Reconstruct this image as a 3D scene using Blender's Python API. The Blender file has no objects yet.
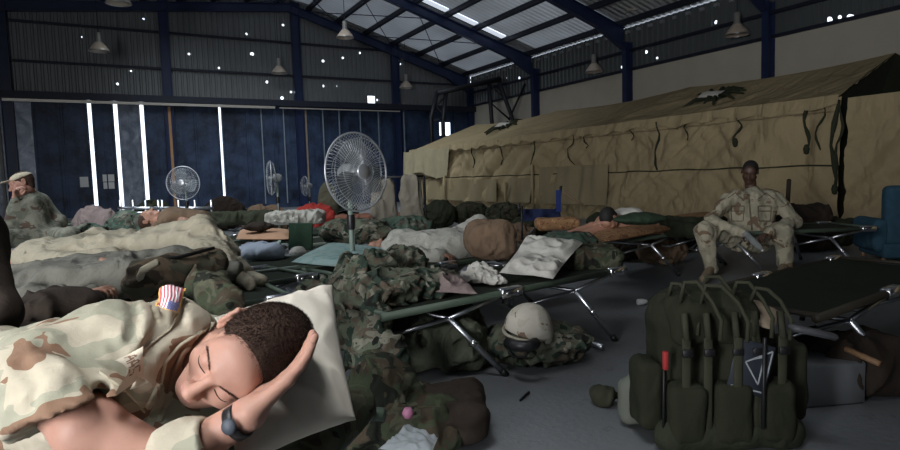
import bpy, math, random
import numpy as np
from math import radians, sin, cos, pi, atan, sqrt
from mathutils import Vector, Matrix
random.seed(7); rng=np.random.default_rng(7)
sc=bpy.context.scene; COL=sc.collection
# ------------------------------------------------------------ camera
H=1.1; F=600.0
YAW=radians(28.8); PIT=atan(47/600); ROL=atan(.03)
A=np.array
f0=A([sin(YAW),cos(YAW),0.]); r0=A([cos(YAW),-sin(YAW),0.]); z0=A([0,0,1.])
fw=f0*cos(PIT)-z0*sin(PIT); up_=z0*cos(PIT)+f0*sin(PIT)
cr=r0*cos(ROL)-up_*sin(ROL); cu=up_*cos(ROL)+r0*sin(ROL)
CP=A([0,0,H])
def ray(px,py): return fw+cr*(px-450)/F-cu*(py-225)/F
def V(px,py,Z): return CP+ray(px,py)*Z
def atz(px,py,z=0.):
    d=ray(px,py); return CP+d*(z-H)/d[2]
def aty(px,py,y):
    d=ray(px,py); return CP+d*y/d[1]
def atx(px,py,x):
    d=ray(px,py); return CP+d*x/d[0]
cam=bpy.data.cameras.new('camera'); co=bpy.data.objects.new('camera',cam); COL.objects.link(co)
cam.sensor_width=36; cam.lens=F/900*36; cam.clip_start=.02; cam.clip_end=300
M4=Matrix((( cr[0],cu[0],-fw[0],0),(cr[1],cu[1],-fw[1],0),(cr[2],cu[2],-fw[2],H),(0,0,0,1)))
co.matrix_world=M4; sc.camera=co
sc.view_settings.view_transform='Standard'; sc.view_settings.look='None'
sc.view_settings.gamma=1; sc.view_settings.exposure=0; sc.view_settings.use_curve_mapping=False
def nrm(v):
    v=A(v,dtype=float); return v/np.linalg.norm(v)
# ------------------------------------------------------------ materials
class NT:
    def __init__(s,name):
        s.m=bpy.data.materials.new(name); s.m.use_nodes=True; s.t=s.m.node_tree; s.n=s.t.nodes; s.l=s.t.links
        s.b=s.n['Principled BSDF']; s.out=s.n['Material Output']
    def N(s,ty,**k):
        n=s.n.new(ty)
        for a,b in k.items(): setattr(n,a,b)
        return n
    def L(s,a,b): s.l.new(a,b)
    def math(s,op,a,b=None):
        n=s.N('ShaderNodeMath',operation=op)
        for i,v in enumerate((a,b)):
            if v is None: continue
            if isinstance(v,(int,float)): n.inputs[i].default_value=v
            else: s.L(v,n.inputs[i])
        return n.outputs[0]
    def mix(s,fac,a,b):
        n=s.N('ShaderNodeMix',data_type='RGBA')
        for k,v in ((0,fac),(6,a),(7,b)):
            if isinstance(v,(int,float)): n.inputs[k].default_value=v
            elif isinstance(v,tuple): n.inputs[k].default_value=(*v,1)
            else: s.L(v,n.inputs[k])
        return n.outputs[2]
    def noise(s,scale,detail=3,rough=.5,dist=0,off=(0,0,0),sc3=(1,1,1)):
        tc=s.N('ShaderNodeTexCoord'); mp=s.N('ShaderNodeMapping'); s.L(tc.outputs['Object'],mp.inputs[0])
        mp.inputs['Location'].default_value=off; mp.inputs['Scale'].default_value=sc3
        n=s.N('ShaderNodeTexNoise'); n.inputs['Scale'].default_value=scale; n.inputs['Detail'].default_value=detail
        n.inputs['Roughness'].default_value=rough; n.inputs['Distortion'].default_value=dist
        s.L(mp.outputs[0],n.inputs['Vector']); return n.outputs['Fac']
    def bump(s,h,st,dist=.01,prev=None):
        n=s.N('ShaderNodeBump'); n.inputs['Strength'].default_value=st; n.inputs['Distance'].default_value=dist
        s.L(h,n.inputs['Height'])
        if prev is not None: s.L(prev,n.inputs['Normal'])
        return n.outputs[0]
MC={}
def plain(name,c,rough=.8,metal=0,var=.25,vs=6,bump=0,bs=60,emit=None,alpha=None):
    if name in MC: return MC[name]
    t=NT(name); t.b.inputs['Roughness'].default_value=rough; t.b.inputs['Metallic'].default_value=metal
    if var:
        f=t.noise(vs,4); d=tuple(x*(1-var) for x in c); e=tuple(min(1,x*(1+var)) for x in c)
        t.L(t.mix(f,d,e),t.b.inputs['Base Color'])
    else: t.b.inputs['Base Color'].default_value=(*c,1)
    if bump: t.L(t.bump(t.noise(bs,3),bump,.005),t.b.inputs['Normal'])
    if emit: t.b.inputs['Emission Color'].default_value=(*c,1); t.b.inputs['Emission Strength'].default_value=emit
    if alpha is not None: t.b.inputs['Alpha'].default_value=alpha
    MC[name]=t.m; return t.m
def wrinkle(t,sc=7,st=.5,dist=.03):
    n1=t.noise(sc,2,.45,.8,sc3=(1,1.9,.7)); r=t.math('SMOOTH_MIN',n1,.62)
    b=t.bump(r,st,dist); b=t.bump(t.noise(sc*3.3,3,.6,.8,off=(3,1,2)),st*.5,dist*.35,b)
    return t.bump(t.noise(260,2),.15,.002,b)
def cloth(name,c,rough=.92,sc=7,st=.6,dist=.03,var=.18,vs=5):
    if name in MC: return MC[name]
    t=NT(name); t.b.inputs['Roughness'].default_value=rough; t.b.inputs['Specular IOR Level'].default_value=.2
    f=t.noise(vs,4); t.L(t.mix(f,tuple(x*(1-var) for x in c),tuple(min(1,x*(1+var)) for x in c)),t.b.inputs['Base Color'])
    t.L(wrinkle(t,sc,st,dist),t.b.inputs['Normal']); MC[name]=t.m; return t.m
def camo(name,base,layers,scale=7,wsc=7,wst=.6,wd=.03,off=0):
    # layers: (colour, threshold, scale factor)
    if name in MC: return MC[name]
    t=NT(name); t.b.inputs['Roughness'].default_value=.92; t.b.inputs['Specular IOR Level'].default_value=.2
    col=base
    for i,(c,th,k) in enumerate(layers):
        n=t.noise(scale*k,2.5,.55,.6,off=(off+i*7.3,off*2+i*3.1,i*5.7),sc3=(.8,1.3,1.1))
        f=t.math('GREATER_THAN',n,th); col=t.mix(f,col,c)
    f=t.noise(90,2); col=t.mix(t.math('MULTIPLY',f,.25),col,tuple(x*.6 for x in base))
    t.L(col,t.b.inputs['Base Color']); t.L(wrinkle(t,wsc,wst,wd),t.b.inputs['Normal']); MC[name]=t.m; return t.m
DES=dict(base=(.41,.365,.28),layers=[((.29,.285,.215),.51,1.),((.19,.105,.065),.585,1.15)])
desert=camo('desert_camouflage',scale=7,wsc=9,wst=.5,wd=.02,**DES)
desert2=camo('desert_camouflage_far',scale=6,wsc=9,wst=.7,wd=.04,base=(.42,.38,.28),layers=[((.32,.30,.22),.50,1.),((.19,.125,.08),.60,1.1)],off=3)
wood=camo('woodland_camouflage',(.12,.135,.095),[((.12,.095,.07),.52,1.),((.24,.23,.18),.57,.9),((.03,.05,.038),.56,1.3),((.012,.012,.012),.62,1.1)],scale=9,wsc=9,wst=.8,wd=.04)
wood2=camo('woodland_camouflage_green',(.06,.095,.07),[((.085,.07,.055),.56,1.),((.15,.16,.125),.58,.9),((.008,.01,.01),.6,1.1)],scale=8,wsc=9,wst=.8,wd=.04,off=5)
wooddk=camo('woodland_camouflage_faded',(.05,.06,.035),[((.06,.045,.03),.52,1.),((.09,.09,.06),.6,.9),((.012,.013,.01),.58,1.1)],scale=9,wsc=9,wst=.8,wd=.04,off=8)
greyuni=cloth('faded_grey_cloth',(.42,.41,.36),sc=8,st=.9,dist=.04)
tancl=cloth('tan_cloth',(.40,.36,.27),sc=8,st=.8,dist=.04)
brownc=cloth('brown_cloth',(.17,.115,.075),sc=8,st=.8,dist=.04)
darkb=cloth('dark_brown_cloth',(.035,.026,.02),sc=8,st=.6,dist=.03)
whitec=cloth('white_cloth',(.55,.53,.48),sc=7,st=.5,dist=.03,var=.08)
creamc=cloth('cream_cotton',(.66,.61,.52),sc=4,st=.15,dist=.015,var=.07)
bluew=cloth('blue_white_cloth',(.50,.56,.66),sc=8,st=.5,dist=.03,var=.1)
pinkg=cloth('mauve_grey_cloth',(.23,.18,.17),sc=8,st=.6,dist=.03)
olive=cloth('olive_cloth',(.085,.09,.055),sc=8,st=.8,dist=.03)
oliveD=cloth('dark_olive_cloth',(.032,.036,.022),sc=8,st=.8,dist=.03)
oliveR=cloth('rucksack_nylon',(.026,.028,.017),sc=9,st=.6,dist=.02)
strapm=cloth('webbing',(.045,.047,.03),sc=30,st=.2,dist=.004)
greenc=cloth('green_towel',(.03,.06,.038),sc=9,st=.6,dist=.03)
redc=cloth('red_cloth',(.42,.05,.04),sc=9,st=.6,dist=.03)
peach=cloth('peach_foam',(.50,.30,.19),sc=9,st=.3,dist=.01)
teal=camo('teal_floral_mattress',(.30,.42,.40),[((.20,.34,.33),.55,1),((.42,.38,.34),.63,1.3)],scale=14,wsc=6,wst=.2,wd=.01)
navy=cloth('navy_canvas',(.015,.022,.06),sc=9,st=.5,dist=.02)
canvas=cloth('green_canvas',(.022,.028,.019),sc=6,st=.3,dist=.01)
bluechair=cloth('blue_upholstery',(.035,.085,.125),sc=12,st=.3,dist=.01,var=.35,vs=14)
steel=plain('aluminium',(.62,.64,.68),.32,1,.1)
chrome=plain('bright_metal',(.85,.85,.88),.2,1,.05)
greenp=plain('green_painted_pole',(.075,.105,.075),.5,0,.2)
blackp=plain('black_plastic',(.012,.012,.013),.45,0,.1)
blacks=plain('black_painted_steel',(.012,.013,.018),.5,.3,.2)
woodm=plain('tan_wood',(.28,.16,.08),.6,0,.25,20)
paper=plain('white_paper',(.7,.7,.68),.8,0,.05)
whitep=plain('white_plastic',(.62,.63,.62),.4,0,.06)
leather=plain('tan_suede_boot',(.22,.165,.105),.85,0,.2,18,.4)
def skin(name,c,sp=.3):
    if name in MC: return MC[name]
    t=NT(name); t.b.inputs['Roughness'].default_value=.5; t.b.inputs['Specular IOR Level'].default_value=sp
    t.L(t.mix(t.noise(16,4,.6),tuple(x*a for x,a in zip(c,(.88,.76,.74))),tuple(x*1.08 for x in c)),t.b.inputs['Base Color'])
    t.b.inputs['Subsurface Weight'].default_value=.12; t.b.inputs['Subsurface Radius'].default_value=(.012,.004,.002); t.b.inputs['Subsurface Scale'].default_value=.5
    t.L(t.bump(t.noise(180,3),.2,.0015),t.b.inputs['Normal']); MC[name]=t.m; return t.m
skinL=skin('light_skin',(.42,.245,.185)); skinM=skin('tan_skin',(.40,.23,.16)); skinD=skin('dark_skin',(.075,.042,.028),.4)
hairB=plain('dark_brown_hair',(.045,.022,.013),.9,0,.5,90,.5,200); hairK=plain('black_hair',(.008,.007,.006),.7,0,.2,60,.5,200)
# ------------------------------------------------------------ mesh basics
def mesh(name,v,f,mat,parent=None,loc=None,smooth=True,mats=None,fm=None,uv=None):
    v=np.asarray(v,dtype=float)
    if parent is not None and parent.get('_w'): v=v-A(parent['_o'])
    me=bpy.data.meshes.new(name); me.from_pydata(v.tolist(),[],[tuple(int(i) for i in q) for q in f]); me.update()
    if smooth: me.polygons.foreach_set('use_smooth',[True]*len(me.polygons))
    me.materials.append(mat)
    if mats:
        for m in mats: me.materials.append(m)
        if fm is not None: me.polygons.foreach_set('material_index',list(fm))
    if uv is not None:
        ul=me.uv_layers.new(name='UVMap'); li=np.zeros(len(me.loops),dtype=np.int32); me.loops.foreach_get('vertex_index',li)
        ul.data.foreach_set('uv',np.asarray(uv)[li].ravel())
    o=bpy.data.objects.new(name,me); COL.objects.link(o)
    if parent is not None: o.parent=parent
    return o
def root(name,label,cat,loc=(0,0,0),rz=0,group=None,world=False):
    o=bpy.data.objects.new(name,None); COL.objects.link(o); o.location=tuple(loc); o.rotation_euler=(0,0,rz)
    o['label']=label; o['category']=cat
    if group: o['group']=group
    if world: o['_w']=1; o['_o']=[float(x) for x in loc]
    return o
def tag(o,label,cat,group=None):
    o['label']=label; o['category']=cat
    if group: o['group']=group
    return o
def struct(o,p=None): o['kind']='structure'; return o
def sub(o,name,v,f,mat,**k):            # a sub-part below part o
    v=np.asarray(v,dtype=float); pr=o.parent
    if pr is not None and pr.get('_w'): v=v-A(pr['_o'])
    q=mesh(name,v,f,mat,**k); q.parent=o; return q
def recentre(o,world_base=None):          # single mesh thing: origin to its base
    me=o.data; n=len(me.vertices); a=np.zeros(n*3); me.vertices.foreach_get('co',a); a=a.reshape(-1,3)
    c=A([(a[:,0].min()+a[:,0].max())/2,(a[:,1].min()+a[:,1].max())/2,a[:,2].min()]); a-=c; me.vertices.foreach_set('co',a.ravel()); o.location=tuple(c); me.update(); return o
class MB:
    def __init__(s): s.v=[]; s.f=[]
    def add(s,v,f):
        b=len(s.v); s.v+= [tuple(x) for x in v]; s.f+=[tuple(i+b for i in q) for q in f]; return s
    def box(s,c,h,R=None,bev=0):
        c=A(c,dtype=float); h=A(h,dtype=float)
        R=np.eye(3) if R is None else R
        b=min(bev,h.min()*.9)
        if b<=0:
            P=[A([x,y,z])*h for x in(-1,1) for y in(-1,1) for z in(-1,1)]
            fs=[(0,1,3,2),(4,6,7,5),(0,4,5,1),(2,3,7,6),(0,2,6,4),(1,5,7,3)]
            return s.add([c+R@p for p in P],fs)
        P=[];ix={}
        for sx in(-1,1):
            for sy in(-1,1):
                for sz in(-1,1):
                    S=A([sx,sy,sz])
                    for a in range(3):
                        q=(h-b)*S; q[a]=h[a]*S[a]; ix[(sx,sy,sz,a)]=len(P); P.append(q)
        fs=[]
        I=lambda t,a: ix[(t[0],t[1],t[2],a)]
        for a in range(3):
            b1,b2=(a+1)%3,(a+2)%3
            for sg in(-1,1):
                q=[]
                for u,w in((-1,-1),(1,-1),(1,1),(-1,1)):
                    t=[0,0,0];t[a]=sg;t[b1]=u;t[b2]=w;q.append(I(t,a))
                fs.append(q if sg>0 else q[::-1])
            for u in(-1,1):
                for w in(-1,1):
                    t=[0,0,0];t[b1]=u;t[b2]=w;t[a]=-1;t2=list(t);t2[a]=1
                    q=[I(t,b1),I(t2,b1),I(t2,b2),I(t,b2)]; fs.append(q if u*w<0 else q[::-1])
        for t in [(x,y,z) for x in(-1,1) for y in(-1,1) for z in(-1,1)]:
            q=[I(t,0),I(t,1),I(t,2)]; fs.append(q if t[0]*t[1]*t[2]>0 else q[::-1])
        return s.add([c+R@p for p in P],fs)
    def tube(s,pts,r,n=8,cap=True):
        pts=[A(p,dtype=float) for p in pts]; m=len(pts)
        rs=r if hasattr(r,'__len__') else [r]*m
        v=[];pu=None
        for i,p in enumerate(pts):
            d=nrm((pts[min(i+1,m-1)]-pts[max(i-1,0)]))
            if pu is None: pu=nrm(np.cross(d,[0,0,1] if abs(d[2])<.9 else [1,0,0]))
            u=nrm(pu-d*np.dot(pu,d)); w=np.cross(d,u); pu=u
            for k in range(n):
                a=2*pi*k/n; v.append(p+(u*cos(a)+w*sin(a))*rs[i])
        f=[]
        for i in range(m-1):
            for k in range(n): f.append((i*n+k,i*n+(k+1)%n,(i+1)*n+(k+1)%n,(i+1)*n+k))
        if cap: f.append(tuple(range(n))[::-1]); f.append(tuple((m-1)*n+k for k in range(n)))
        return s.add(v,f)
    def ring(s,c,nv,R,r,n=32,m=6):
        nv=nrm(nv); u=nrm(np.cross(nv,[0,0,1] if abs(nv[2])<.9 else [1,0,0])); w=np.cross(nv,u)
        v=[];f=[]
        for i in range(n):
            a=2*pi*i/n; d=u*cos(a)+w*sin(a)
            for k in range(m):
                b=2*pi*k/m; v.append(A(c)+d*(R+r*cos(b))+nv*r*sin(b))
        for i in range(n):
            for k in range(m): f.append((i*m+k,((i+1)%n)*m+k,((i+1)%n)*m+(k+1)%m,i*m+(k+1)%m))
        return s.add(v,f)
    def lathe(s,prof,c=(0,0,0),n=24,ax=None):
        c=A(c,dtype=float); nv=nrm(ax) if ax is not None else z0
        u=nrm(np.cross(nv,[0,0,1] if abs(nv[2])<.9 else [1,0,0])); w=np.cross(nv,u)
        v=[];f=[]
        for (r,z) in prof:
            for k in range(n):
                a=2*pi*k/n; v.append(c+(u*cos(a)+w*sin(a))*max(r,1e-4)+nv*z)
        for i in range(len(prof)-1):
            for k in range(n): f.append((i*n+k,i*n+(k+1)%n,(i+1)*n+(k+1)%n,(i+1)*n+k))
        return s.add(v,f)
    def o(s,name,mat,parent=None,**k): return mesh(name,s.v,s.f,mat,parent,**k)
def rotz(a): return A([[cos(a),-sin(a),0],[sin(a),cos(a),0],[0,0,1]])
def basis(x,y):                        # columns x,y,x×y
    x=nrm(x); y=nrm(A(y)-x*np.dot(x,y)); return np.stack([x,y,np.cross(x,y)],1)
RV=np.stack([r0,f0,z0],1)               # view-aligned upright frame
# ------------------------------------------------------------ noise
def vnoise(P,seed=0):
    P=np.asarray(P,dtype=np.float64); i=np.floor(P).astype(np.int64); f=P-i; f=f*f*(3-2*f)
    def h(x,y,z):
        n=(x*374761393+y*668265263+z*2147483647+seed*974711)&0xffffffff
        n=((n^(n>>13))*1274126177)&0xffffffff; n=(n^(n>>16))&0xffff
        return n/65535.0
    r=0
    for a in(0,1):
        wx=f[:,0] if a else 1-f[:,0]
        for b in(0,1):
            wy=f[:,1] if b else 1-f[:,1]
            for c in(0,1):
                wz=f[:,2] if c else 1-f[:,2]
                r=r+wx*wy*wz*h(i[:,0]+a,i[:,1]+b,i[:,2]+c)
    return r*2-1
def folds(P,s,amp,seed=0,st=(1,1,1)):       # creased cloth: ridges plus lumps
    Q=P*A(st)*s; w=vnoise(Q*.7,seed+9)
    Q=Q+w[:,None]*.8
    n2=vnoise(Q*2.3+5,seed+3)
    return amp*((1-np.abs(vnoise(Q,seed))*2.2)*.65+(1-np.abs(n2)*2.4)*.34-.15)
# ------------------------------------------------------------ signed distance toolkit
def cap(a,b,ra,rb=None):
    a=A(a,dtype=float); b=A(b,dtype=float); rb=ra if rb is None else rb
    def f(P):
        d=b-a; L=max(d@d,1e-9); t=np.clip((P-a)@d/L,0,1); return np.linalg.norm(P-a-t[:,None]*d,axis=1)-(ra+(rb-ra)*t)
    return f,np.minimum(a-ra,b-rb),np.maximum(a+ra,b+rb)
def ell(c,r,R=None):
    c=A(c,dtype=float); r=A(r,dtype=float)
    def f(P):
        q=(P-c) if R is None else (P-c)@R
        k=np.linalg.norm(q/r,axis=1); k2=np.linalg.norm(q/(r*r),axis=1)+1e-9; return k*(k-1)/k2
    m=r.max() if R is not None else r
    return f,c-m,c+m
def rbox(c,h,rd,R=None):
    c=A(c,dtype=float); h=A(h,dtype=float)
    def f(P):
        q=(P-c) if R is None else (P-c)@R
        q=np.abs(q)-(h-rd); return np.linalg.norm(np.maximum(q,0),axis=1)+np.minimum(q.max(1),0)-rd
    m=np.linalg.norm(h) if R is not None else h
    return f,c-m,c+m
def U(parts,k=.02):
    lo=np.min([p[1] for p in parts],0); hi=np.max([p[2] for p in parts],0)
    def f(P):
        d=parts[0][0](P)
        for p in parts[1:]:
            e=p[0](P); h=np.clip(.5+.5*(e-d)/k,0,1); d=e+(d-e)*h-k*h*(1-h)
        return d
    return f,lo,hi
def cut(a,b,k=.005):
    def f(P):
        d=a[0](P); e=-b[0](P); h=np.clip(.5-.5*(e-d)/k,0,1); return e+(d-e)*h+k*h*(1-h)
    return f,a[1],a[2]
def half(a,p,n,k=.004):                   # keep the side where (x-p).n<0
    p=A(p,dtype=float); n=nrm(n)
    def f(P): return np.maximum(a[0](P),(P-p)@n)
    return f,a[1],a[2]
def disp(a,g,m=.03):
    def f(P): return a[0](P)-g(P)
    return f,a[1]-m,a[2]+m
def snet(sd,h):
    f,lo,hi=sd; lo=lo-2*h; hi=hi+2*h
    n=np.ceil((hi-lo)/h).astype(int)+1
    # coarse pass, refine only near the surface
    k=4; nc=np.ceil(n/k).astype(int)+1
    gx=[lo[a]+np.arange(nc[a])*h*k for a in range(3)]
    X=np.stack(np.meshgrid(*gx,indexing='ij'),-1).reshape(-1,3); vc=f(X).reshape(nc)
    n=(nc-1)*k+1
    val=np.full(n,1.0)
    near=np.abs(vc)<h*k*2.4+.01
    ns=np.argwhere(near)
    mask=np.zeros(n,bool)
    big=np.repeat(np.repeat(np.repeat(vc,k,0),k,1),k,2)[:n[0],:n[1],:n[2]]; val=np.where(big<0,-1.,1.)
    nb=near.copy()
    for a in range(3):
        s=np.roll(nb,-1,a); 
        sl=[slice(None)]*3; sl[a]=-1; s[tuple(sl)]=False; nb=nb|s
        s=np.roll(nb,1,a); sl[a]=0; s[tuple(sl)]=False; nb=nb|s
    mk=np.repeat(np.repeat(np.repeat(nb,k,0),k,1),k,2)[:n[0],:n[1],:n[2]]
    idx=np.argwhere(mk); P=lo+idx*h
    out=np.concatenate([f(P[i:i+200000]) for i in range(0,len(P),200000)]) if len(P) else np.zeros(0)
    val[mk]=out
    neg=val<0
    c=[(a,b,d) for a in(0,1) for b in(0,1) for d in(0,1)]
    S=lambda arr,a,b,d: arr[a:n[0]-1+a,b:n[1]-1+b,d:n[2]-1+d]
    cnt=sum(S(neg,*q).astype(np.int8) for q in c); act=(cnt>0)&(cnt<8)
    ci=np.argwhere(act); vid=-np.ones(act.shape,np.int64); vid[act]=np.arange(len(ci))
    acc=np.zeros((len(ci),3)); num=np.zeros(len(ci))
    for q in c:
        for ax in range(3):
            if q[ax]: continue
            q2=list(q); q2[ax]=1
            a=val[ci[:,0]+q[0],ci[:,1]+q[1],ci[:,2]+q[2]]; b=val[ci[:,0]+q2[0],ci[:,1]+q2[1],ci[:,2]+q2[2]]
            m=(a<0)!=(b<0); t=np.where(m,a/np.where(m,a-b,1),0)
            pt=np.tile(A(q,dtype=float),(len(ci),1)); pt[:,ax]=t
            acc+=pt*m[:,None]; num+=m
    V_=lo+(ci+acc/np.maximum(num,1)[:,None])*h
    F_=[]
    for ax in range(3):
        u,w=(ax+1)%3,(ax+2)%3
        sl0=[slice(None)]*3; sl1=[slice(None)]*3; sl0[ax]=slice(0,n[ax]-1); sl1[ax]=slice(1,n[ax])
        sg0=neg[tuple(sl0)]; sg1=neg[tuple(sl1)]; e=np.argwhere(sg0!=sg1)
        ok=(e[:,u]>0)&(e[:,w]>0)&(e[:,u]<n[u]-1)&(e[:,w]<n[w]-1); e=e[ok]
        if not len(e): continue
        flip=~neg[e[:,0],e[:,1],e[:,2]]
        q=[]
        for du,dw in((0,0),(-1,0),(-1,-1),(0,-1)):
            g=e.copy(); g[:,u]+=du; g[:,w]+=dw; q.append(vid[g[:,0],g[:,1],g[:,2]])
        q=np.stack(q,1); q[flip]=q[flip][:,::-1]; q=q[(q>=0).all(1)]; F_.append(q[:,::-1] if False else q)
    return V_,np.concatenate(F_)
def join(*ms):
    vs=[];fs=[];b=0
    for v,f in ms: vs.append(v); fs.append(np.asarray(f)+b); b+=len(v)
    return np.concatenate(vs),np.concatenate(fs)
def soft(name,sd,h,mat,parent=None,base=None):
    v,f=snet(sd,h); o=mesh(name,v,f,mat,parent)
    if parent is None: recentre(o)
    return o
def march(sd,px,py,z0_=.3,z1=3.):           # first point of a surface along a line of sight
    f=sd[0]; d=ray(px,py); t=np.linspace(z0_,z1,1400); P=CP+d*t[:,None]; v=f(P); i=np.argmax(v<0)
    if v[i]>=0: return None,None
    p=P[i]; e=.003; g=A([f((p+A(q)*e)[None])[0]-f((p-A(q)*e)[None])[0] for q in np.eye(3)]); return p,nrm(g)
def grid(fn,nu,nv):
    u,v=np.meshgrid(np.linspace(0,1,nu),np.linspace(0,1,nv),indexing='ij')
    P=fn(u.ravel(),v.ravel()); f=[(i*nv+j,(i+1)*nv+j,(i+1)*nv+j+1,i*nv+j+1) for i in range(nu-1) for j in range(nv-1)]
    return P,f,np.stack([u.ravel(),v.ravel()],1)
def pillow(name,corners,T,mat,seed=0,n=44,parent=None,amp=.012,s=9,pin=.06):
    a,b,c,d=[A(x,dtype=float) for x in corners]; nv=nrm(np.cross(b-a,d-a)); nv=nv*np.sign(nv[2]+1e-6)
    g=np.linspace(-1,1,n); u,v=np.meshgrid(g,g,indexing='ij'); u=u.ravel(); v=v.ravel()
    uu=u*(1-pin*(1-v*v)); vv=v*(1-pin*(1-u*u)); uu=(uu+1)/2; vv=(vv+1)/2
    P=(a*((1-uu)*(1-vv))[:,None]+b*(uu*(1-vv))[:,None]+c*(uu*vv)[:,None]+d*((1-uu)*vv)[:,None])
    e=((1-np.abs(u)**3.2)*(1-np.abs(v)**3.2))**.55
    w=folds(P,s,amp,seed)
    top=P+nv*(e*T+w*np.minimum(1,e*2))[:,None]; bot=P-nv*(e*T*.8)[:,None]+nv*(w*.2*np.minimum(1,e*2))[:,None]
    f=[]
    for i in range(n-1):
        for j in range(n-1):
            q=(i*n+j,(i+1)*n+j,(i+1)*n+j+1,i*n+j+1); f.append(q); f.append(tuple(k+n*n for k in q[::-1]))
    bd=[i*n for i in range(n)]+[(n-1)*n+j for j in range(1,n)]+[i*n+n-1 for i in range(n-2,-1,-1)]+[j for j in range(n-2,0,-1)]
    for i in range(len(bd)):
        x,y=bd[i],bd[(i+1)%len(bd)]; f.append((x,y,y+n*n,x+n*n))
    o=mesh(name,np.concatenate([top,bot]),f,mat,parent)
    if parent is None: recentre(o)
    return o
# ============================================================ THE HANGAR
WX=16.6; WY=27.5; LX=-6.5; FY=-3.6
def roofz(x): return min(6.4+.30*(WX-x),9.25-.0*x) if x>7.1 else 9.25-.10*(7.1-x)
# floor
t=NT('stained_concrete'); t.b.inputs['Roughness'].default_value=.55
c=t.mix(t.noise(1.1,6,.65),(.125,.135,.145),(.215,.225,.235)); c=t.mix(t.math('MULTIPLY',t.math('GREATER_THAN',t.noise(7,5,.7,off=(4,2,0)),.62),.35),c,(.06,.062,.066)); c=t.mix(t.math('MULTIPLY',t.math('GREATER_THAN',t.noise(18,4,.7,off=(1,9,0)),.68),.3),c,(.26,.26,.26))
t.L(c,t.b.inputs['Base Color']); t.L(t.bump(t.noise(30,5,.6),.35,.01),t.b.inputs['Normal']); floorm=t.m
m=MB().box(((LX+WX)/2,(FY+WY)/2,-.1),((WX-LX)/2+.3,(WY-FY)/2+.3,.1)); struct(m.o('floor',floorm,smooth=False))
# sheet metal with bullet holes: the holes are holes (transparent)
def sheet(name,c,pts=(),sq=(),rep='x',var=.3,metal=.3,rough=.45):
    t=NT(name); t.b.inputs['Roughness'].default_value=rough; t.b.inputs['Metallic'].default_value=metal
    f=t.noise(.5,4,.6,sc3=(1,1,.3)); col=t.mix(f,tuple(x*(1-var) for x in c),tuple(x*(1+var) for x in c))
    t.L(col,t.b.inputs['Base Color'])
    if pts or sq:
        g=t.N('ShaderNodeNewGeometry'); acc=None
        for (p,r,s) in [(p,r,0) for p,r in pts]+[(p,r,1) for p,r in sq]:
            vm=t.N('ShaderNodeVectorMath',operation='SUBTRACT'); t.L(g.outputs['Position'],vm.inputs[0]); vm.inputs[1].default_value=tuple(p)
            if s:
                ab=t.N('ShaderNodeVectorMath',operation='ABSOLUTE'); t.L(vm.outputs[0],ab.inputs[0]); sx=t.N('ShaderNodeSeparateXYZ'); t.L(ab.outputs[0],sx.inputs[0])
                d=t.math('MAXIMUM',sx.outputs[0],sx.outputs[2])
            else:
                ln=t.N('ShaderNodeVectorMath',operation='LENGTH'); t.L(vm.outputs[0],ln.inputs[0]); d=ln.outputs['Value']
            q=t.math('LESS_THAN',d,r); acc=q if acc is None else t.math('MAXIMUM',acc,q)
        tr=t.N('ShaderNodeBsdfTransparent'); mx=t.N('ShaderNodeMixShader'); t.L(acc,mx.inputs[0]); t.L(t.b.outputs[0],mx.inputs[1]); t.L(tr.outputs[0],mx.inputs[2]); t.L(mx.outputs[0],t.out.inputs[0])
    return t.m
def corr(p0,p1,ztop,z0f,pitch,depth,nrml):
    nrml=nrml[:2]
    # corrugated sheet from p0 to p1 (xy); ztop(s) and z0f(s) heights
    p0=A(p0,dtype=float);p1=A(p1,dtype=float);L=np.linalg.norm(p1-p0);d=(p1-p0)/L;n=int(L/pitch)
    xs=[]
    for i in range(n+1):
        for fr,dd in((0,0),(.25,0),(.38,1),(.62,1),(.75,0)): xs.append(((i+fr)*pitch,dd*depth))
    xs=[(s,o) for s,o in xs if s<=L]+[(L,0)]
    v=[];f=[]
    for s,o in xs:
        q=p0+d*s+A(nrml)*o; v.append((q[0],q[1],z0f(s))); v.append((q[0],q[1],ztop(s)))
    for i in range(len(xs)-1): f.append((2*i,2*i+2,2*i+3,2*i+1))
    return v,f
hb=[(143,19,.055),(81,37,.045),(226,11,.05),(246,34,.06),(283,25,.05),(252,54,.08),(219,68,.045),(189,54,.045),(117,84,.06),(131,71,.035),(267,82,.06),(282,98,.07),(291,92,.05),(287,62,.03),(202,99,.045),(323,61,.06),(343,58,.06),(360,53,.05),(323,86,.06),(336,86,.05),(377,100,.05),(400,64,.05),(191,36,.03)]
pts=[(aty(a,b,WY),r) for a,b,r in hb]; sq=[(aty(371,100,WY),.19)]
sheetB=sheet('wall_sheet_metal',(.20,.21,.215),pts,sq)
hr=[(715,22,.075),(829,20,.08),(840,17,.05),(850,18,.1),(646,52,.06),(657,58,.04),(696,54,.05),(622,67,.05),(497,63,.08),(506,78,.06),(519,78,.06),(569,66,.05)]
ptsR=[(atx(a,b,WX),r) for a,b,r in hr]
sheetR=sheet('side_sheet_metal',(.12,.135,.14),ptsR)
zd=4.45
v,f=corr((LX,WY),(WX,WY),lambda s:roofz(LX+s),lambda s:zd,.22,-.05,(0,1,0)); struct(mesh('wall_back',v,f,sheetB,smooth=False))
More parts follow.
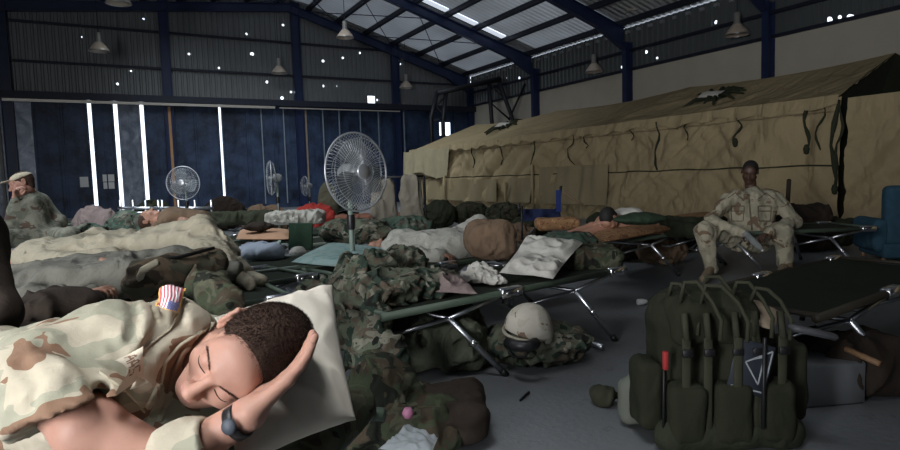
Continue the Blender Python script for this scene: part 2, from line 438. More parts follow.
# right wall: masonry below, sheet above
mas=plain('cream_masonry',(.50,.46,.38),.9,0,.12,1.5,.4,14)
m=MB().box((WX+.12,(FY+WY)/2,2.4),(.12,(WY-FY)/2,2.4)); struct(m.o('wall_right',mas,smooth=False))
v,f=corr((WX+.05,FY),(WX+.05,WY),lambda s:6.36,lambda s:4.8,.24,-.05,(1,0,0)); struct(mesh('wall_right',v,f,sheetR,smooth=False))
# left wall and front wall with the wide open doorway the daylight comes through
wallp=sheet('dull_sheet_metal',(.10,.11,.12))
DY0,DY1,DZ=-3.5,-.6,4.0
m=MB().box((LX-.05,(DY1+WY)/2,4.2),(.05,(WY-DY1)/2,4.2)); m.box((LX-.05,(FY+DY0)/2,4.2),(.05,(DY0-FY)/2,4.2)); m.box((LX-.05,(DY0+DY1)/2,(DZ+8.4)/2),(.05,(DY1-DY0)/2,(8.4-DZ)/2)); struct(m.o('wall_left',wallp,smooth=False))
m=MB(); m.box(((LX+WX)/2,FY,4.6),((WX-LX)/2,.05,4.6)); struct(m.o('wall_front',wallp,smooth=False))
# roof
t=NT('roof_sheet_metal'); t.b.inputs['Roughness'].default_value=.5; t.b.inputs['Metallic'].default_value=.1
w=t.N('ShaderNodeTexWave',wave_type='BANDS',bands_direction='Y'); tc=t.N('ShaderNodeTexCoord'); t.L(tc.outputs['Object'],w.inputs[0]); w.inputs['Scale'].default_value=1.25; w.inputs['Distortion'].default_value=0
t.L(t.mix(t.noise(.6,4),(.34,.36,.37),(.55,.57,.58)),t.b.inputs['Base Color']); t.L(t.bump(w.outputs['Fac'],.9,.06),t.b.inputs['Normal']); roofm=t.m
prof=[(WX+.1,roofz(WX)-.03),(7.1,9.25),(LX-.1,roofz(LX-.1))]
v=[];f=[]
for x,z in prof:
    for y in(FY-.1,WY+.1): v.append((x,y,z))
n0=len(v)
v+= [(x,y,z+.06) for x,y,z in v]
for i in range(2): f.append((2*i,2*i+1,2*i+3,2*i+2)); f.append((n0+2*i,n0+2*i+2,n0+2*i+3,n0+2*i+1))
struct(mesh('ceiling',v,f,roofm,smooth=False))
bluep=plain('blue_painted_steel',(.018,.030,.085),.4,.1,.35,3)
dksteel=plain('dark_steel',(.02,.024,.04),.5,.3,.3)
# eave gutter gap: bright slot between side sheet and roof, with brackets
ntrim=[0]
def trim(mb,mat,label=None):
    ntrim[0]+=1; o=mb.o('trim_%d'%ntrim[0],mat,smooth=False); struct(o); return o
def beam(mb,a,b,w,h):
    a=A(a,dtype=float);b=A(b,dtype=float);d=nrm(b-a);x=nrm(np.cross(d,z0) if abs(d[2])<.95 else A([1,0,0]));y=np.cross(x,d)
    R=np.stack([x,d,y],1);L=np.linalg.norm(b-a)/2;c=(a+b)/2
    t_=.02
    mb.box(c,(t_/2,L,h/2),R); mb.box(c+y*h/2,(w/2,L,t_/2),R); mb.box(c-y*h/2,(w/2,L,t_/2),R)
def ibeam_quad(mb,p):       # flat web quad polygons with flanges: p list of (top,bottom) points
    for i in range(len(p)-1):
        (a,b),(c,d)=p[i],p[i+1]
        for off in(-.01,.01): mb.add([A(a)+(0,off,0),A(c)+(0,off,0),A(d)+(0,off,0),A(b)+(0,off,0)],[(0,1,2,3)])
        for s,e in((a,c),(b,d)):
            s=A(s);e=A(e);q=[s+(0,-.11,0),e+(0,-.11,0),e+(0,.11,0),s+(0,.11,0)]
            mb.add(q+[x+A([0,0,-.025]) for x in q],[(0,1,2,3),(7,6,5,4),(0,4,5,1),(3,2,6,7)])
for y in(27.25,21.7,16.2,10.8,5.4,0.):
    m=MB()
    P=[((x,y,roofz(x)-.22),(x,y,roofz(x)-.22-d)) for x,d in((WX-.35,.75),(WX-1.6,.45),(11,.36),(7.1,.34),(2,.34),(-4,.36),(LX+1.6,.5),(LX+.3,.8))]
    ibeam_quad(m,P)
    # right column
    for xx in(WX-.32,WX-.02): m.box((xx,y,2.9),(.012,.10,2.9))
    m.box((WX-.17,y,2.9),(.15,.012,2.9)); m.box((LX+.2,y,3.4),(.15,.1,3.4))
    trim(m,bluep)
# purlins
m=MB()
xs=[WX-.5-1.35*i for i in range(17)]
for x in xs:
    z=roofz(x)-.11; m.box((x,(FY+WY)/2,z),(.03,(WY-FY)/2,.09)); m.box((x+.04,(FY+WY)/2,z-.09),(.05,(WY-FY)/2,.008))
trim(m,dksteel)
# roof cross bracing rods
m=MB()
for i in range(0,8,2):
    a,b=xs[min(i+1,16)],xs[min(i+4,16)]
    m.tube([(a,21.8,roofz(a)-.25),(b,27.2,roofz(b)-.25)],.02,6); m.tube([(b,21.8,roofz(b)-.25),(a,27.2,roofz(a)-.25)],.02,6)
trim(m,bluep)
# translucent roof lights beside the second frame, lit by the sky above
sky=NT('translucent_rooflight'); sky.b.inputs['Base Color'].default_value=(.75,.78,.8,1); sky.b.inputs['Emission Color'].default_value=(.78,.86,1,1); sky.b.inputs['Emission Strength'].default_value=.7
m=MB()
for i in range(1,8):
    a,b=xs[i]-.12,xs[i+1]+.12
    z1,z2=roofz(a)-.06,roofz(b)-.06
    m.add([(a,21.22,z1),(b,21.22,z2),(b,21.6,z2),(a,21.6,z1)],[(0,1,2,3)]); m.add([(a,21.22,z1+.03),(b,21.22,z2+.03),(b,21.6,z2+.03),(a,21.6,z1+.03)],[(3,2,1,0)])
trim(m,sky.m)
# added glowing sheets under two roof bays imitate light bounced onto the metal
t=NT('roof_glow_sheet'); t.b.inputs['Base Color'].default_value=(.45,.48,.5,1); t.b.inputs['Roughness'].default_value=.6; t.b.inputs['Emission Color'].default_value=(.75,.85,1,1)
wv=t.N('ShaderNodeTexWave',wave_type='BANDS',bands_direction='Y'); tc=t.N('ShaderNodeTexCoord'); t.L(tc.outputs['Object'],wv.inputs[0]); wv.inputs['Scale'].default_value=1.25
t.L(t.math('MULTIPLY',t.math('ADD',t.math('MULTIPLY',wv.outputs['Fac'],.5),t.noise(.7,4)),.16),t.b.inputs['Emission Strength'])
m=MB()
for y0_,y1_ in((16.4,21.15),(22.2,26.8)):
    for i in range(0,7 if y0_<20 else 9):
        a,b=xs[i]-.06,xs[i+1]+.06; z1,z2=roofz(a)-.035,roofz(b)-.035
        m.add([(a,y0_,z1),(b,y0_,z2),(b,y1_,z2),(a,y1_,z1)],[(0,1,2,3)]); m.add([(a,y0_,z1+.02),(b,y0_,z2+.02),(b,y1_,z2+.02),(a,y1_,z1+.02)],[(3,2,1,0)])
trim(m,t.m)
# eave angle with short brackets
m=MB()
for i in range(64): m.box((WX-.03,FY+.3+i*.53,6.19),(.05,.07,.05))
trim(m,plain('galvanised_bracket',(.5,.52,.55),.4,.6,.1))
# back wall columns, girts and the door head
m=MB()
for x in(-3.35,2.03,7.4,12.2): 
    m.box((x,WY-.2,(roofz(x))/2),(.17,.012,roofz(x)/2)); m.box((x-.17,WY-.2,roofz(x)/2),(.012,.12,roofz(x)/2)); m.box((x+.17,WY-.2,roofz(x)/2),(.012,.12,roofz(x)/2))
trim(m,bluep)
m=MB()
for z in(5.9,7.35): m.box(((LX+WX)/2,WY-.08,z),((WX-LX)/2,.05,.045))
trim(m,dksteel)
m=MB()
for z in(5.5,): m.box((WX-.05,(FY+WY)/2,z),(.05,(WY-FY)/2,.05))
m.box((WX-.02,(FY+WY)/2,4.83),(.06,(WY-FY)/2,.05)); trim(m,dksteel)
m=MB(); m.box(((LX+WX)/2,WY-.32,4.62),((WX-LX)/2,.2,.13)); trim(m,dksteel)
# bright track below the head
m=MB(); xa=aty(2,100,27.)[0]; xb=aty(275,110,27.)[0]; m.box(((xa+xb)/2,27.0,4.41),((xb-xa)/2,.05,.05)); xc=aty(400,118,27.)[0]; m.box(((xb+xc)/2+.1,27.0,4.40),((xc-xb)/2-.1,.04,.025)); trim(m,plain('galvanised_track',(.62,.58,.52),.35,.5,.1))
# hangar doors: leaves of blue sheet with ribs; daylight shows through the real gaps
t=NT('blue_door_sheet'); t.b.inputs['Roughness'].default_value=.5; t.b.inputs['Metallic'].default_value=.0
t.L(t.mix(t.math('SMOOTH_MIN',t.math('MULTIPLY',t.math('SUBTRACT',t.noise(1.0,5,.75),.35),3.0),1.),(.004,.010,.028),(.045,.080,.16)),t.b.inputs['Base Color']); t.L(t.bump(t.noise(1.8,3),.5,.08),t.b.inputs['Normal']); doorm=t.m
t=NT('reflection_door_sheet'); t.b.inputs['Roughness'].default_value=.35; t.b.inputs['Metallic'].default_value=.3
t.L(t.mix(t.math('POWER',t.noise(1.6,5,.65,.8),2.0),(.02,.035,.07),(.75,.82,.95)),t.b.inputs['Base Color']); reflm=t.m  # cloudy reflections painted into the colour of two door leaves
def wx(px,py=160): return aty(px,py,WY)[0]
gaps=[(93.2,.13,1),(119,.14,1),(145,.14,1),(222,.10,1),(172,.0,0),(36,.0,0),(64,0,0),(198,0,0),(249,0,0),(276,0,0),(305,.0,0),(323,.02,0),(340,.02,0),(360,0,0),(380,.012,0),(404,.03,1),(430,0,0),(455,0,0)]
gaps.sort(); edges=[LX]; 
prev=LX+.1; n=0
for px,g,_ in gaps+[(None,0,0)]:
    x=wx(px) if px else WX-.1
    a,b=prev,(x-g/2 if px else x)
    ztop=4.5
    if px is None: ztop=4.5
    m=MB(); n+=1
    # a missing corner lets the daylight in near the tent
    hole=aty(445,129,27.4)
    if a<hole[0]<b or (px==455):
        lo,hi=hole[0]-.33,hole[0]+.33; zl,zh=hole[2]-.34,hole[2]+.34
        lo=max(lo,a);hi=min(hi,b)
        m.box(((a+lo)/2,27.42,ztop/2),((lo-a)/2+1e-4,.03,ztop/2)); m.box(((hi+b)/2,27.42,ztop/2),((b-hi)/2+1e-4,.03,ztop/2))
        m.box(((lo+hi)/2,27.42,zl/2),((hi-lo)/2,.03,zl/2)); m.box(((lo+hi)/2,27.42,(zh+ztop)/2),((hi-lo)/2,.03,(ztop-zh)/2))
    else: m.box(((a+b)/2,27.42,ztop/2),((b-a)/2,.03,ztop/2))
    for xx in(a+.04,b-.04): m.box((xx,27.36,ztop/2),(.035,.05,ztop/2))
    k=int((b-a)/.75)
    for j in range(1,k+1):
        xx=a+(b-a)*j/(k+1)
        if abs(xx-aty(445,129,27.4)[0])<.4: continue
        m.box((xx,27.38,ztop/2),(.02,.02,ztop/2))
    mid=(a+b)/2; mp=450+F*0
    mt=reflm if px in(145,36) else doorm
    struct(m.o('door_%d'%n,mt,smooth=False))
    prev=x+g/2 if px else x
# tan edge strips on two leaves
strip=plain('rust_orange_strip',(.50,.27,.12),.6,0,.3,4)
m=MB(); x=wx(172); m.box((x,27.3,2.3),(.05,.02,2.05)); trim(m,strip)
m=MB(); x=wx(306,150); m.box((x,27.3,2.3),(.04,.02,2.05)); trim(m,plain('pale_strip',(.32,.25,.2),.6,0,.3,4))
m=MB(); x=wx(2.5); m.box((x,27.3,2.3),(.05,.02,2.1)); trim(m,plain('grey_strip',(.30,.29,.27),.6,0,.3,4))
for px in(339,323,403,378,360,284,262): 
    m=MB(); x=wx(px,150); m.box((x,27.3,2.3),(.025,.02,2.1)); trim(m,plain('steel_strip',(.25,.3,.36),.5,.2,.3,4))
for i,(px,py,w,h,lb) in enumerate([(84,182,.15,.2,'white paper notice on the blue door left of the brightest gap'),(108.5,178,.2,.14,'upper of two white papers right of the brightest door gap'),(109,185.5,.19,.13,'lower of two white papers right of the brightest door gap')]):
    p=aty(px,py,27.36); m=MB().box((p[0],27.38,p[2]),(w,.008,h),bev=.003); tag(recentre(m.o('paper_notice',paper,smooth=False)),lb,'paper','papers taped to the hangar doors')
# high-bay lamps
glassy=plain('lamp_reflector',(.6,.5,.4),.3,.2,.15,3); housem=plain('lamp_housing',(.30,.29,.27),.5,.3,.15)
lam=root('high_bay_lamp','','ceiling lamp')
s=1
MB().lathe([(0,0.),(.07,0),(.09,-.04),(.09,-.28),(.12,-.32),(.12,-.36),(0,-.36)],(0,0,.95),18).o('housing',housem,lam)
sh=MB().lathe([(.11,0),(.20,-.10),(.29,-.22),(.33,-.30),(.335,-.32),(.32,-.31),(.28,-.22),(.19,-.10),(.10,-.01)],(0,0,.62),24).o('shade',glassy,lam)
MB().ring((0,0,.31),(0,0,1),.325,.014,28,6).o('rim',steel,lam)
rod=MB().tube([(0,0,.94),(0,0,1.0)],.012,6); rod.o('hanging_rod',dksteel,lam)
MB().lathe([(0,.06),(.05,.05),(.07,0),(.05,-.08),(0,-.1)],(0,0,.47),12).o('bulb',whitep,lam)
LM=[(99,47,19),(118,-2,24),(279,70,14),(345,34,17),(406,85,11),(490,57,13),(635,8,19),(737,30,17),(594,68,12),(893,72,0)]
LBL=['high-bay lamp in front of the far left wall sheeting, above the bright door gap','high-bay lamp cut by the top edge of the photo above the left wall','high-bay lamp beside the middle blue column of the far wall','tan high-bay lamp hanging just below the roof beam above the big fan','small high-bay lamp by the lit square hole in the far wall','reddish high-bay lamp hanging at the roof haunch over the black steel gantry','high-bay lamp at the top edge of the photo near the right roof beam','high-bay lamp before the right-hand side wall, nearest the tent ridge','small high-bay lamp between the two right wall columns']
first=True
for (px,py,w),lb in zip(LM,LBL):
    Z=.66*F/w; p=V(px,py,Z); 
    if p[0]>WX-.5: Z*= (WX-.6)/p[0]; p=V(px,py,Z)
    if p[1]>WY-.8: Z*=(WY-.9)/p[1]; p=V(px,py,Z)
    top=roofz(p[0])-.03
    if first: o=lam; first=False
    else:
        o=lam.copy(); COL.objects.link(o)
        for ch in list(lam.children):
            c=ch.copy(); COL.objects.link(c); c.parent=o
    o['label']=lb; o['group']='high-bay lamps under the roof'; o.location=(p[0],p[1],p[2]-.45)
    # its own hanging rod length reaches the roof
    r=[c for c in o.children if c.name.startswith('hanging_rod')][0]
    L=top-(p[2]-.45+.94); L=max(L,.06)
    mm=MB().tube([(0,0,.94),(0,0,.94+L)],.012,6); me=bpy.data.meshes.new('hanging_rod'); me.from_pydata(mm.v,[],mm.f); me.materials.append(dksteel); r.data=me
# ============================================================ LIGHT
w=bpy.data.worlds.new('world'); sc.world=w; w.use_nodes=True
bg=w.node_tree.nodes['Background']; bg.inputs[0].default_value=(.80,.88,1,1); bg.inputs[1].default_value=2.2
def area(name,loc,to,sx,sy,e,col=(1,1,1),spread=180):
    l=bpy.data.lights.new(name,'AREA'); l.shape='RECTANGLE'; l.size=sx; l.size_y=sy; l.energy=e; l.color=col; l.spread=radians(spread)
    o=bpy.data.objects.new(name,l); COL.objects.link(o); o.location=tuple(loc)
    d=Vector(tuple(A(to)-A(loc))); o.rotation_euler=d.to_track_quat('-Z','Y').to_euler(); return o
# ============================================================ THE TENT
tentc=cloth('tan_tent_canvas',(.36,.285,.165),sc=2.0,st=.9,dist=.12,var=.14,vs=1.2)
tentd=cloth('tan_tent_canvas_flap',(.25,.20,.12),sc=3,st=.5,dist=.05)
netm=cloth('olive_window_netting',(.27,.22,.13),sc=3,st=.5,dist=.05,vs=2)
TX=10.1; RX=12.9; EZ=2.2; RZ=3.22; Y0=5.4; Y1=21.4
def tf(y,z): # wall displacement: canvas sagging in vertical and slanting folds
    P=np.stack([y*1.0,z*1.0,0*y],1)
    d=folds(P,1.,.13,3,(.9,.35,1))+folds(np.stack([y+z*1.1,z*.3,0*y+3],1),1,.14,5,(1.1,.5,1))+folds(np.stack([y-z*.9,z*.4,0*y+3],1),1,.05,8,(1.9,.8,1))
    per=np.abs(((y-Y0)/2.25)%1-.5)*2       # gathers at each frame
    return d-.05*(1-per)**.5
def wallf(u,v):
    y=Y0+(Y1-Y0)*u; z=EZ*v; x=TX+tf(y,z)*np.minimum(1,(1-v)*5+.25)-.10*(1-v)-.03*(v<.5)
    z=z-.05*np.sin(u*40)*(v>.9)
    return np.stack([x,y,z],1)
tent=root('army_tent','long tan canvas army tent pitched along the right-hand hangar wall','tent',(TX+1.5,(Y0+Y1)/2,0),world=True)
P,f,_=grid(wallf,360,50); mesh('wall_panel',P,f,tentc,tent)
def sag(y): 
    per=((y-Y0)/5.2)%1; return .20*np.sin(pi*per)**.8
def rooff(u,v):
    vv=v; y=Y0+.05+.5*v+(Y1-Y0-.05-.5*v)*u
    x=TX-.02+(RX-TX)*vv; z=EZ+(RZ-EZ)*vv-sag(y)*np.sin(pi*np.clip(vv*.9+.08,0,1))*1.0-.10*np.sin(pi*((y-Y0)/5.2%1))*vv
    n=folds(np.stack([y*1.3+x*1.2,x,0*y],1),1,.05,12,(1,.5,1))+folds(np.stack([y*2.2+x*2.2,x,0*y],1),1,.02,15,(1.4,.6,1))
    return np.stack([x,y,z+n*np.sin(pi*np.clip(v,.05,.95))],1)
def hipclip(P):      # the near end of the roof is a hip
    P=P.copy(); v=(P[:,0]-TX)/(RX-TX); return P
P,f,_=grid(rooff,300,46); mesh('roof_panel',P,f,tentc,tent)
def roofb(u,v):
    y=Y0+.55-.45*v+(Y1-Y0-.55+.45*v)*u; x=RX+(RX-TX)*v; z=RZ-.0-.10*np.sin(pi*((y-Y0)/5.2%1))*(1-v)-(RZ-EZ)*v; return np.stack([x,y,z],1)
P,f,_=grid(roofb,60,10); mesh('roof_panel',P,f,tentc,tent)
m=MB(); m.add([(TX,Y0+.1,EZ),(RX,Y0+.56,RZ-.03),(2*RX-TX,Y0+.1,EZ),(2*RX-TX,Y0+.1,0),(TX,Y0+.1,0)],[(0,1,2,3,4)]); m.o('end_panel',oliveD,tent,smooth=False)  # near end darker than the canvas: its shade put into the colour
m=MB(); m.add([(TX+.05,Y1,EZ),(RX,Y1-.05,RZ-.02),(2*RX-TX,Y1,EZ),(2*RX-TX,Y1,0),(TX+.05,Y1,0)],[(4,3,2,1,0)]); m.o('end_panel',tentc,tent,smooth=False)
def wallx(y,z): return float(wallf(A([(y-Y0)/(Y1-Y0)]),A([z/EZ]))[0,0])
# seam line along the wall, eave valance, hanging straps, poles, netting
def seam(name,z,y0,y1,w,mat,out=.02):
    ys=np.linspace(y0,y1,int((y1-y0)*12)); pts=[(wallx(y,z)-out,y,z-.01*sin(y*5)) for y in ys]
    return MB().tube(pts,w,5).o(name,mat,tent)
seam('seam',1.12,Y0,Y1,.014,oliveD); seam('seam',1.98,Y0,Y1-.5,.012,tentd)
def valf(u,v):
    y=Y0+(Y1-Y0)*u; z=EZ+.03-(.20+.03*np.sin(y*9)+.02*np.sin(y*3.1))*v; x=TX-.06-.05*v+.03*np.sin(y*14)*v+.02*np.sin(y*5.3+1)
    return np.stack([x,y,z],1)
P,f,_=grid(valf,420,6); mesh('eave_valance',P,f,tentc,tent)
def strap(px,py0,py1,w=.022,bul=0,mat=oliveD):
    p=atx(px,py0,TX-.12); q=atx(px,py1,TX-.14); L=p[2]-q[2]; k=int(px)
    pts=[(wallx(min(max(p[1],Y0),Y1),max(.05,min(EZ,p[2]-L*i/8)))-.05-.02*sin(i+k),p[1]+.04*sin(i*.9+k),p[2]-L*i/8) for i in range(9)]
    m=MB().tube(pts,[w*(1+.4*sin(i*1.7+k)) for i in range(9)],6)
    if bul: 
        e=pts[-1]; m.lathe([(.0,.10),(.03,.08),(.05,.02),(.035,-.06),(0,-.08)],e,10)
    m.o('tie_strap',mat,tent)
for a in((803,102,150,.028,1),(737,118,143,.02,1),(656,122,170,.02),(583,130,148,.015),(569,132,165,.012),(684,120,140,.012),(533,136,165,.016),(498,140,165,.015),(834,100,190,.034,1),(838,100,170,.022),(470,146,168,.018),(628,124,140,.012),(820,104,150,.015)): strap(*a)
# window netting and tan poles low on the far half of the wall
for a,b,t_,bt in((424,498,180,208),(508,531,178,214),(540,606,166,208)):
    p=atx(a,t_,TX-.16); q=atx(b,t_,TX-.16); y0,y1=q[1],p[1]; zt=(p[2]+q[2])/2
    def nf(u,v,y0=y0,y1=y1,zt=zt):
        y=y0+(y1-y0)*u; z=.35+(zt-.35)*v; x=TX-.15+.05*np.sin(y*6+z*2)-.08*(1-v)-.03*np.sin(y*13); return np.stack([x,y,z+.05*np.sin(u*pi)*(v-1)*-1*0],1)
    P,f,_=grid(nf,60,20); mesh('window_netting',P,f,netm,tent)
for px,t_,b_ in((505,182,216),(532,164,214),(444,176,200)):
    p=atx(px,t_,TX-.28); m=MB().tube([(p[0],p[1],.02),(p[0],p[1],p[2])],.035 if px==532 else .045,8); m.o('pole_sleeve',tentc,tent)
# stove-pipe openings in the roof with their bursts of straps
for px,py,s in((716,98,1.),(506,127,1.)):
    best=None
    for v in np.linspace(.05,.95,60):
        x=TX+(RX-TX)*v; p=atx(px,py,x); u=(p[1]-Y0-.05-.5*v)/(Y1-Y0-.05-.5*v)
        z=float(rooff(A([u]),A([v]))[0,2]) if 0<u<1 else -9
        if best is None or abs(z-p[2])<best[0]: best=(abs(z-p[2]),p)
    p=best[1]; m=MB(); sl=(RZ-EZ)/(RX-TX)
    nv=nrm([-sl,0,1])
    m.lathe([(0,.05),(.26,.05),(.30,.0),(.0,.0)],p,14,nv)
    for k in range(13):
        a=2*pi*k/13+.3; L=(.45+.45*rng.random())*s; d=A([cos(a),sin(a)*1.1,cos(a)*sl+.03])
        m.tube([A(p)+d*.1+A([0,0,.04]),A(p)+d*L*.6+A([0,0,.10]),A(p)+d*L+A([0,0,.0])],[.05,.045,.02],5)
    o=m.o('flue_opening',oliveD,tent)
    pillow('flue_flap',[p+A([-.35,.25,.02]),p+A([-.1,-.25,.0]),p+A([.15,-.15,.15]),p+A([-.1,.3,.17])],.04,whitec,3,12,tent)
# second tent butting on to it at the right
Y2=-3.3
t2=root('army_tent','near tan canvas tent wall at the right edge, behind the blue armchair','tent',(TX+1.5,(Y0+Y2)/2,0),world=True)
def wall2(u,v):
    y=Y2+(Y0-.12-Y2)*u; z=2.16*v
    P=np.stack([y+z*.8,z*1.2,0*y],1); d=folds(P,1.,.09,23,(1.7,1.2,1))+folds(P,2.1,.045,29,(1,1,1))
    return np.stack([TX-.06+d*np.minimum(1,(1-v)*6+.2)-.12*(1-v),y,z],1)
P,f,_=grid(wall2,240,54); mesh('wall_panel',P,f,tentc,t2)
m=MB(); m.add([(TX,Y2,2.16),(TX,Y0-.12,2.16),(TX+5.4,Y0-.12,2.10),(TX+5.4,Y2,2.10)],[(0,1,2,3)]); m.o('roof_panel',oliveD,t2,smooth=False)  # dark roof colour stands for shading on the tan canvas
# drape over the far end of the tent
def drf(u,v):
    y=Y1-.1-.0*u; x=0*u
    a=A([TX-.15,Y1-3.4]); b=A([TX-.25,Y1+.1]); q=a+(b-a)*u[:,None]
    z=EZ-.02-.05*np.sin(u*9)-(.95+.08*np.sin(u*7))*v; off=.06*np.sin(u*26)*v-.1*v
    return np.stack([q[:,0]+off,q[:,1],z],1)
P,f,_=grid(drf,80,24); dr=mesh('tent_flap',P,f,cloth('sand_flap',(.36,.31,.20),sc=4,st=.5,dist=.05),tent)
# ============================================================ black steel gantry behind the tent
m=MB(); G=22.3
def gp(px,py,y=G): return aty(px,py,y)
pr=root('steel_gantry','black steel gantry with braced legs rising behind the far end of the tent','gantry',tuple(gp(470,140)*A([1,1,0])),world=True)
leg=lambda a,b,w=.10,y0=G,y1=G: MB().tube([gp(a[0],a[1],y0),gp(b[0],b[1],y1)],w,6).o('leg',blacks,pr)
def legg(a,y,w=.09): # down to the floor
    p=gp(*a,y=y); MB().tube([p,(p[0]+.3,p[1],0)],w,6)
m=MB(); m.tube([gp(437,93),gp(500,79)],.13,6); m.tube([gp(437,93,G+.9),gp(500,79,G+.9)],.10,6); m.tube([gp(437,92),gp(437,92,G+.9)],.08,6); m.tube([gp(500,79),gp(500,79,G+.9)],.08,6); m.o('crossbeam',blacks,pr)
for a,b in(((437,93),(431,118)),((446,92),(443,122)),((489,82),(492,124)),((498,79),(513,120))):
    p=gp(*a); q=gp(*b); d=(q-p)/(p[2]-q[2]); MB().tube([p,q,q+d*1.0*(q[2]-.0)*.0+A([0,0,-q[2]+.0])],.09,6).o('leg',blacks,pr)
m=MB()
for g in (((447,95),(436,106),(446,118),(433,121)),((490,85),(506,100),(492,104),(510,120))): MB().tube([gp(*a) for a in g],.045,5).o('brace',blacks,pr)
MB().tube([gp(525,84,22.4),gp(509,120,22.5)],.05,5).o('brace',blacks,pr)
# ============================================================ COTS
def make_cot(label,px=0,L=2.0,W=.68,can=canvas,full=True,leg=steel):
    o=root('camp_cot',label,'camp cot'); z=.43
    for s in(-1,1):
        q=MB().tube([(-L/2,s*W/2,z),(L/2,s*W/2,z)],.021,8).o('side_rail',greenp,o)
        for x in(-.33*L*.0-.5,.5):
            pass
        for x in(-.12,.90):
            k=MB(); k.box((x,s*W/2,z),(.085,.028,.030),bev=.008); k.lathe([(0,.012),(.012,.012),(.012,0)],(x-.045,s*(W/2+.02),z),8,(0,s,0)); k.lathe([(0,.012),(.012,.012),(.012,0)],(x+.045,s*(W/2+.02),z),8,(0,s,0)); kk=k.o('hinge_sleeve',chrome,o)
    def cf(u,v):
        x=(u-.5)*L*.97; y=(v-.5)*W; return np.stack([x,y,z+.012-.02*np.sin(pi*v)*(.7+.3*np.cos(x*6))],1)
    P,f,_=grid(cf,40,14); n=len(P); P2=P-A([0,0,.006]); f=list(f)+[tuple(i+n for i in q[::-1]) for q in f]; mesh('canvas_bed',np.concatenate([P,P2]),f,can,o)
    for s in(-1,1): MB().tube([(s*L/2*.97,-W/2,z+.01),(s*L/2*.97,W/2,z+.01)],.014,6).o('end_bar',greenp,o)
    for xa,xf in((-.56,-.29),(.50,.71)):
        for s in(-1,1):
            a=A([xa,s*(W/2-.03),.345]); b=A([xf,s*(W/2+.12),.012])
            lg=MB().tube([a,b],.0165,10).o('leg',leg,o); d=nrm(b-a)
            sub(lg,'foot_cap',*(lambda mm:(mm.v,mm.f))(MB().tube([b-d*.03,b+d*.012],.019,10)),blackp)
            sub(lg,'collar',*(lambda mm:(mm.v,mm.f))(MB().tube([a+(b-a)*.40,a+(b-a)*.47],.021,10)),chrome)
            MB().tube([a,(xa+.34,s*W/2,z-.015)],.013,8).o('leg_brace',leg,o)
            MB().tube([a,(xa-.30,s*.06,.24)],.012,8).o('leg_brace',leg,o)
        MB().tube([(xa,-(W/2-.03),.345),(xa,W/2-.03,.345)],.013,8).o('cross_bar',leg,o)
        MB().tube([(xa-.30,-.08,.24),(xa-.30,.08,.24)],.013,8).o('cross_bar',leg,o)
    return o
def copy_tree(o,p=None):
    c=o.copy(); COL.objects.link(c)
    if p is not None: c.parent=p
    for ch in list(o.children): copy_tree(ch,c)
    return c
cot0=make_cot('x')
def cot(label,c,ang,group='camp cots in rows across the floor',sc_=1.0,first=[True]):
    o=cot0 if first[0] else copy_tree(cot0); first[0]=False
    o['label']=label; o['group']=group; o.location=(c[0],c[1],0); o.rotation_euler=(0,0,ang)
    return o
AN=math.atan2(.38,2.16)
def cotrail(label,p,q,side=1,W=.68,**k):     # near rail passes p->q
    p=A(p)[:2];q=A(q)[:2];d=(q-p)/np.linalg.norm(q-p);n=A([-d[1],d[0]])*side;c=(p+q)/2+n*W/2
    return cot(label,c,math.atan2(d[1],d[0]),**k)
# middle cot with silver hinges
p,q=atz(375,319,.43),atz(628,268.5,.43)
cotrail('green-railed cot with silver hinges in the middle, woodland clothing and a white pillow on it',p,q)
# ============================================================ PEOPLE
_hc={}
def head_sd(detail=True):
    P=[ell((0,-.018,.035),(.075,.097,.083)),ell((0,.028,-.025),(.060,.066,.085)),ell((0,.060,-.088),(.027,.026,.022)),ell((0,.070,.045),(.052,.022,.035))]
    for s in(-1,1): P+= [cap((s*.055,-.005,-.055),(s*.012,.066,-.096),.017,.016),ell((s*.040,.062,-.022),(.024,.022,.022)),cap((s*.012,.088,.026),(s*.045,.070,.028),.010,.009)]
    a=U(P,.022)
    a=cut(a,ell((.031,.110,.003),(.019,.024,.014)),.014); a=cut(a,ell((-.031,.110,.003),(.019,.024,.014)),.014)
    N=[cap((0,.088,.014),(0,.112,-.030),.0075,.0115),ell((0,.114,-.034),(.0105,.011,.0095)),ell((.013,.103,-.037),(.0075,.010,.008)),ell((-.013,.103,-.037),(.0075,.010,.008))]
    a=U([a]+N,.010)
    E=[ell((s*.032,.074,.001),(.0165,.0155,.0145)) for s in(-1,1)]
    a=U([a]+E,.006)
    Lp=[ell((0,.091,-.060),(.022,.011,.0055)),ell((0,.090,-.0705),(.019,.011,.006)),ell((0,.085,-.052),(.02,.012,.01))]
    a=U([a]+Lp,.006)
    a=cut(a,ell((0,.104,-.0655),(.021,.008,.0016)),.003)
    for s in(-1,1): a=cut(a,ell((s*.007,.108,-.045),(.0035,.006,.004)),.003)
    R=[]
    for s in(-1,1):
        pts=[(s*(.079+.006*(cos(t)<0)),-.014-.017*cos(t),.006+.030*sin(t)) for t in np.linspace(-1.5,4.0,9)]
        R+=[cap(pts[i],pts[i+1],.0042) for i in range(8)]+[ell((s*.076,-.012,.003),(.005,.016,.026)),ell((s*.078,-.004,-.022),(.006,.007,.009))]
    a=U([a]+R,.005)
    return a
def face_y(sd,x,z):
    y=np.linspace(.15,.0,300); P=np.stack([0*y+x,y,0*y+z],1); v=sd[0](P); i=np.argmax(v<0); return y[i]
def head_mesh(h,neck=((0,-.025,-.07),(0,-.06,-.17))):
    k=(h,neck)
    if k not in _hc:
        a=U([head_sd(),cap(neck[0],neck[1],.056,.062)],.02); _hc[k]=snet(a,h)
    return _hc[k]
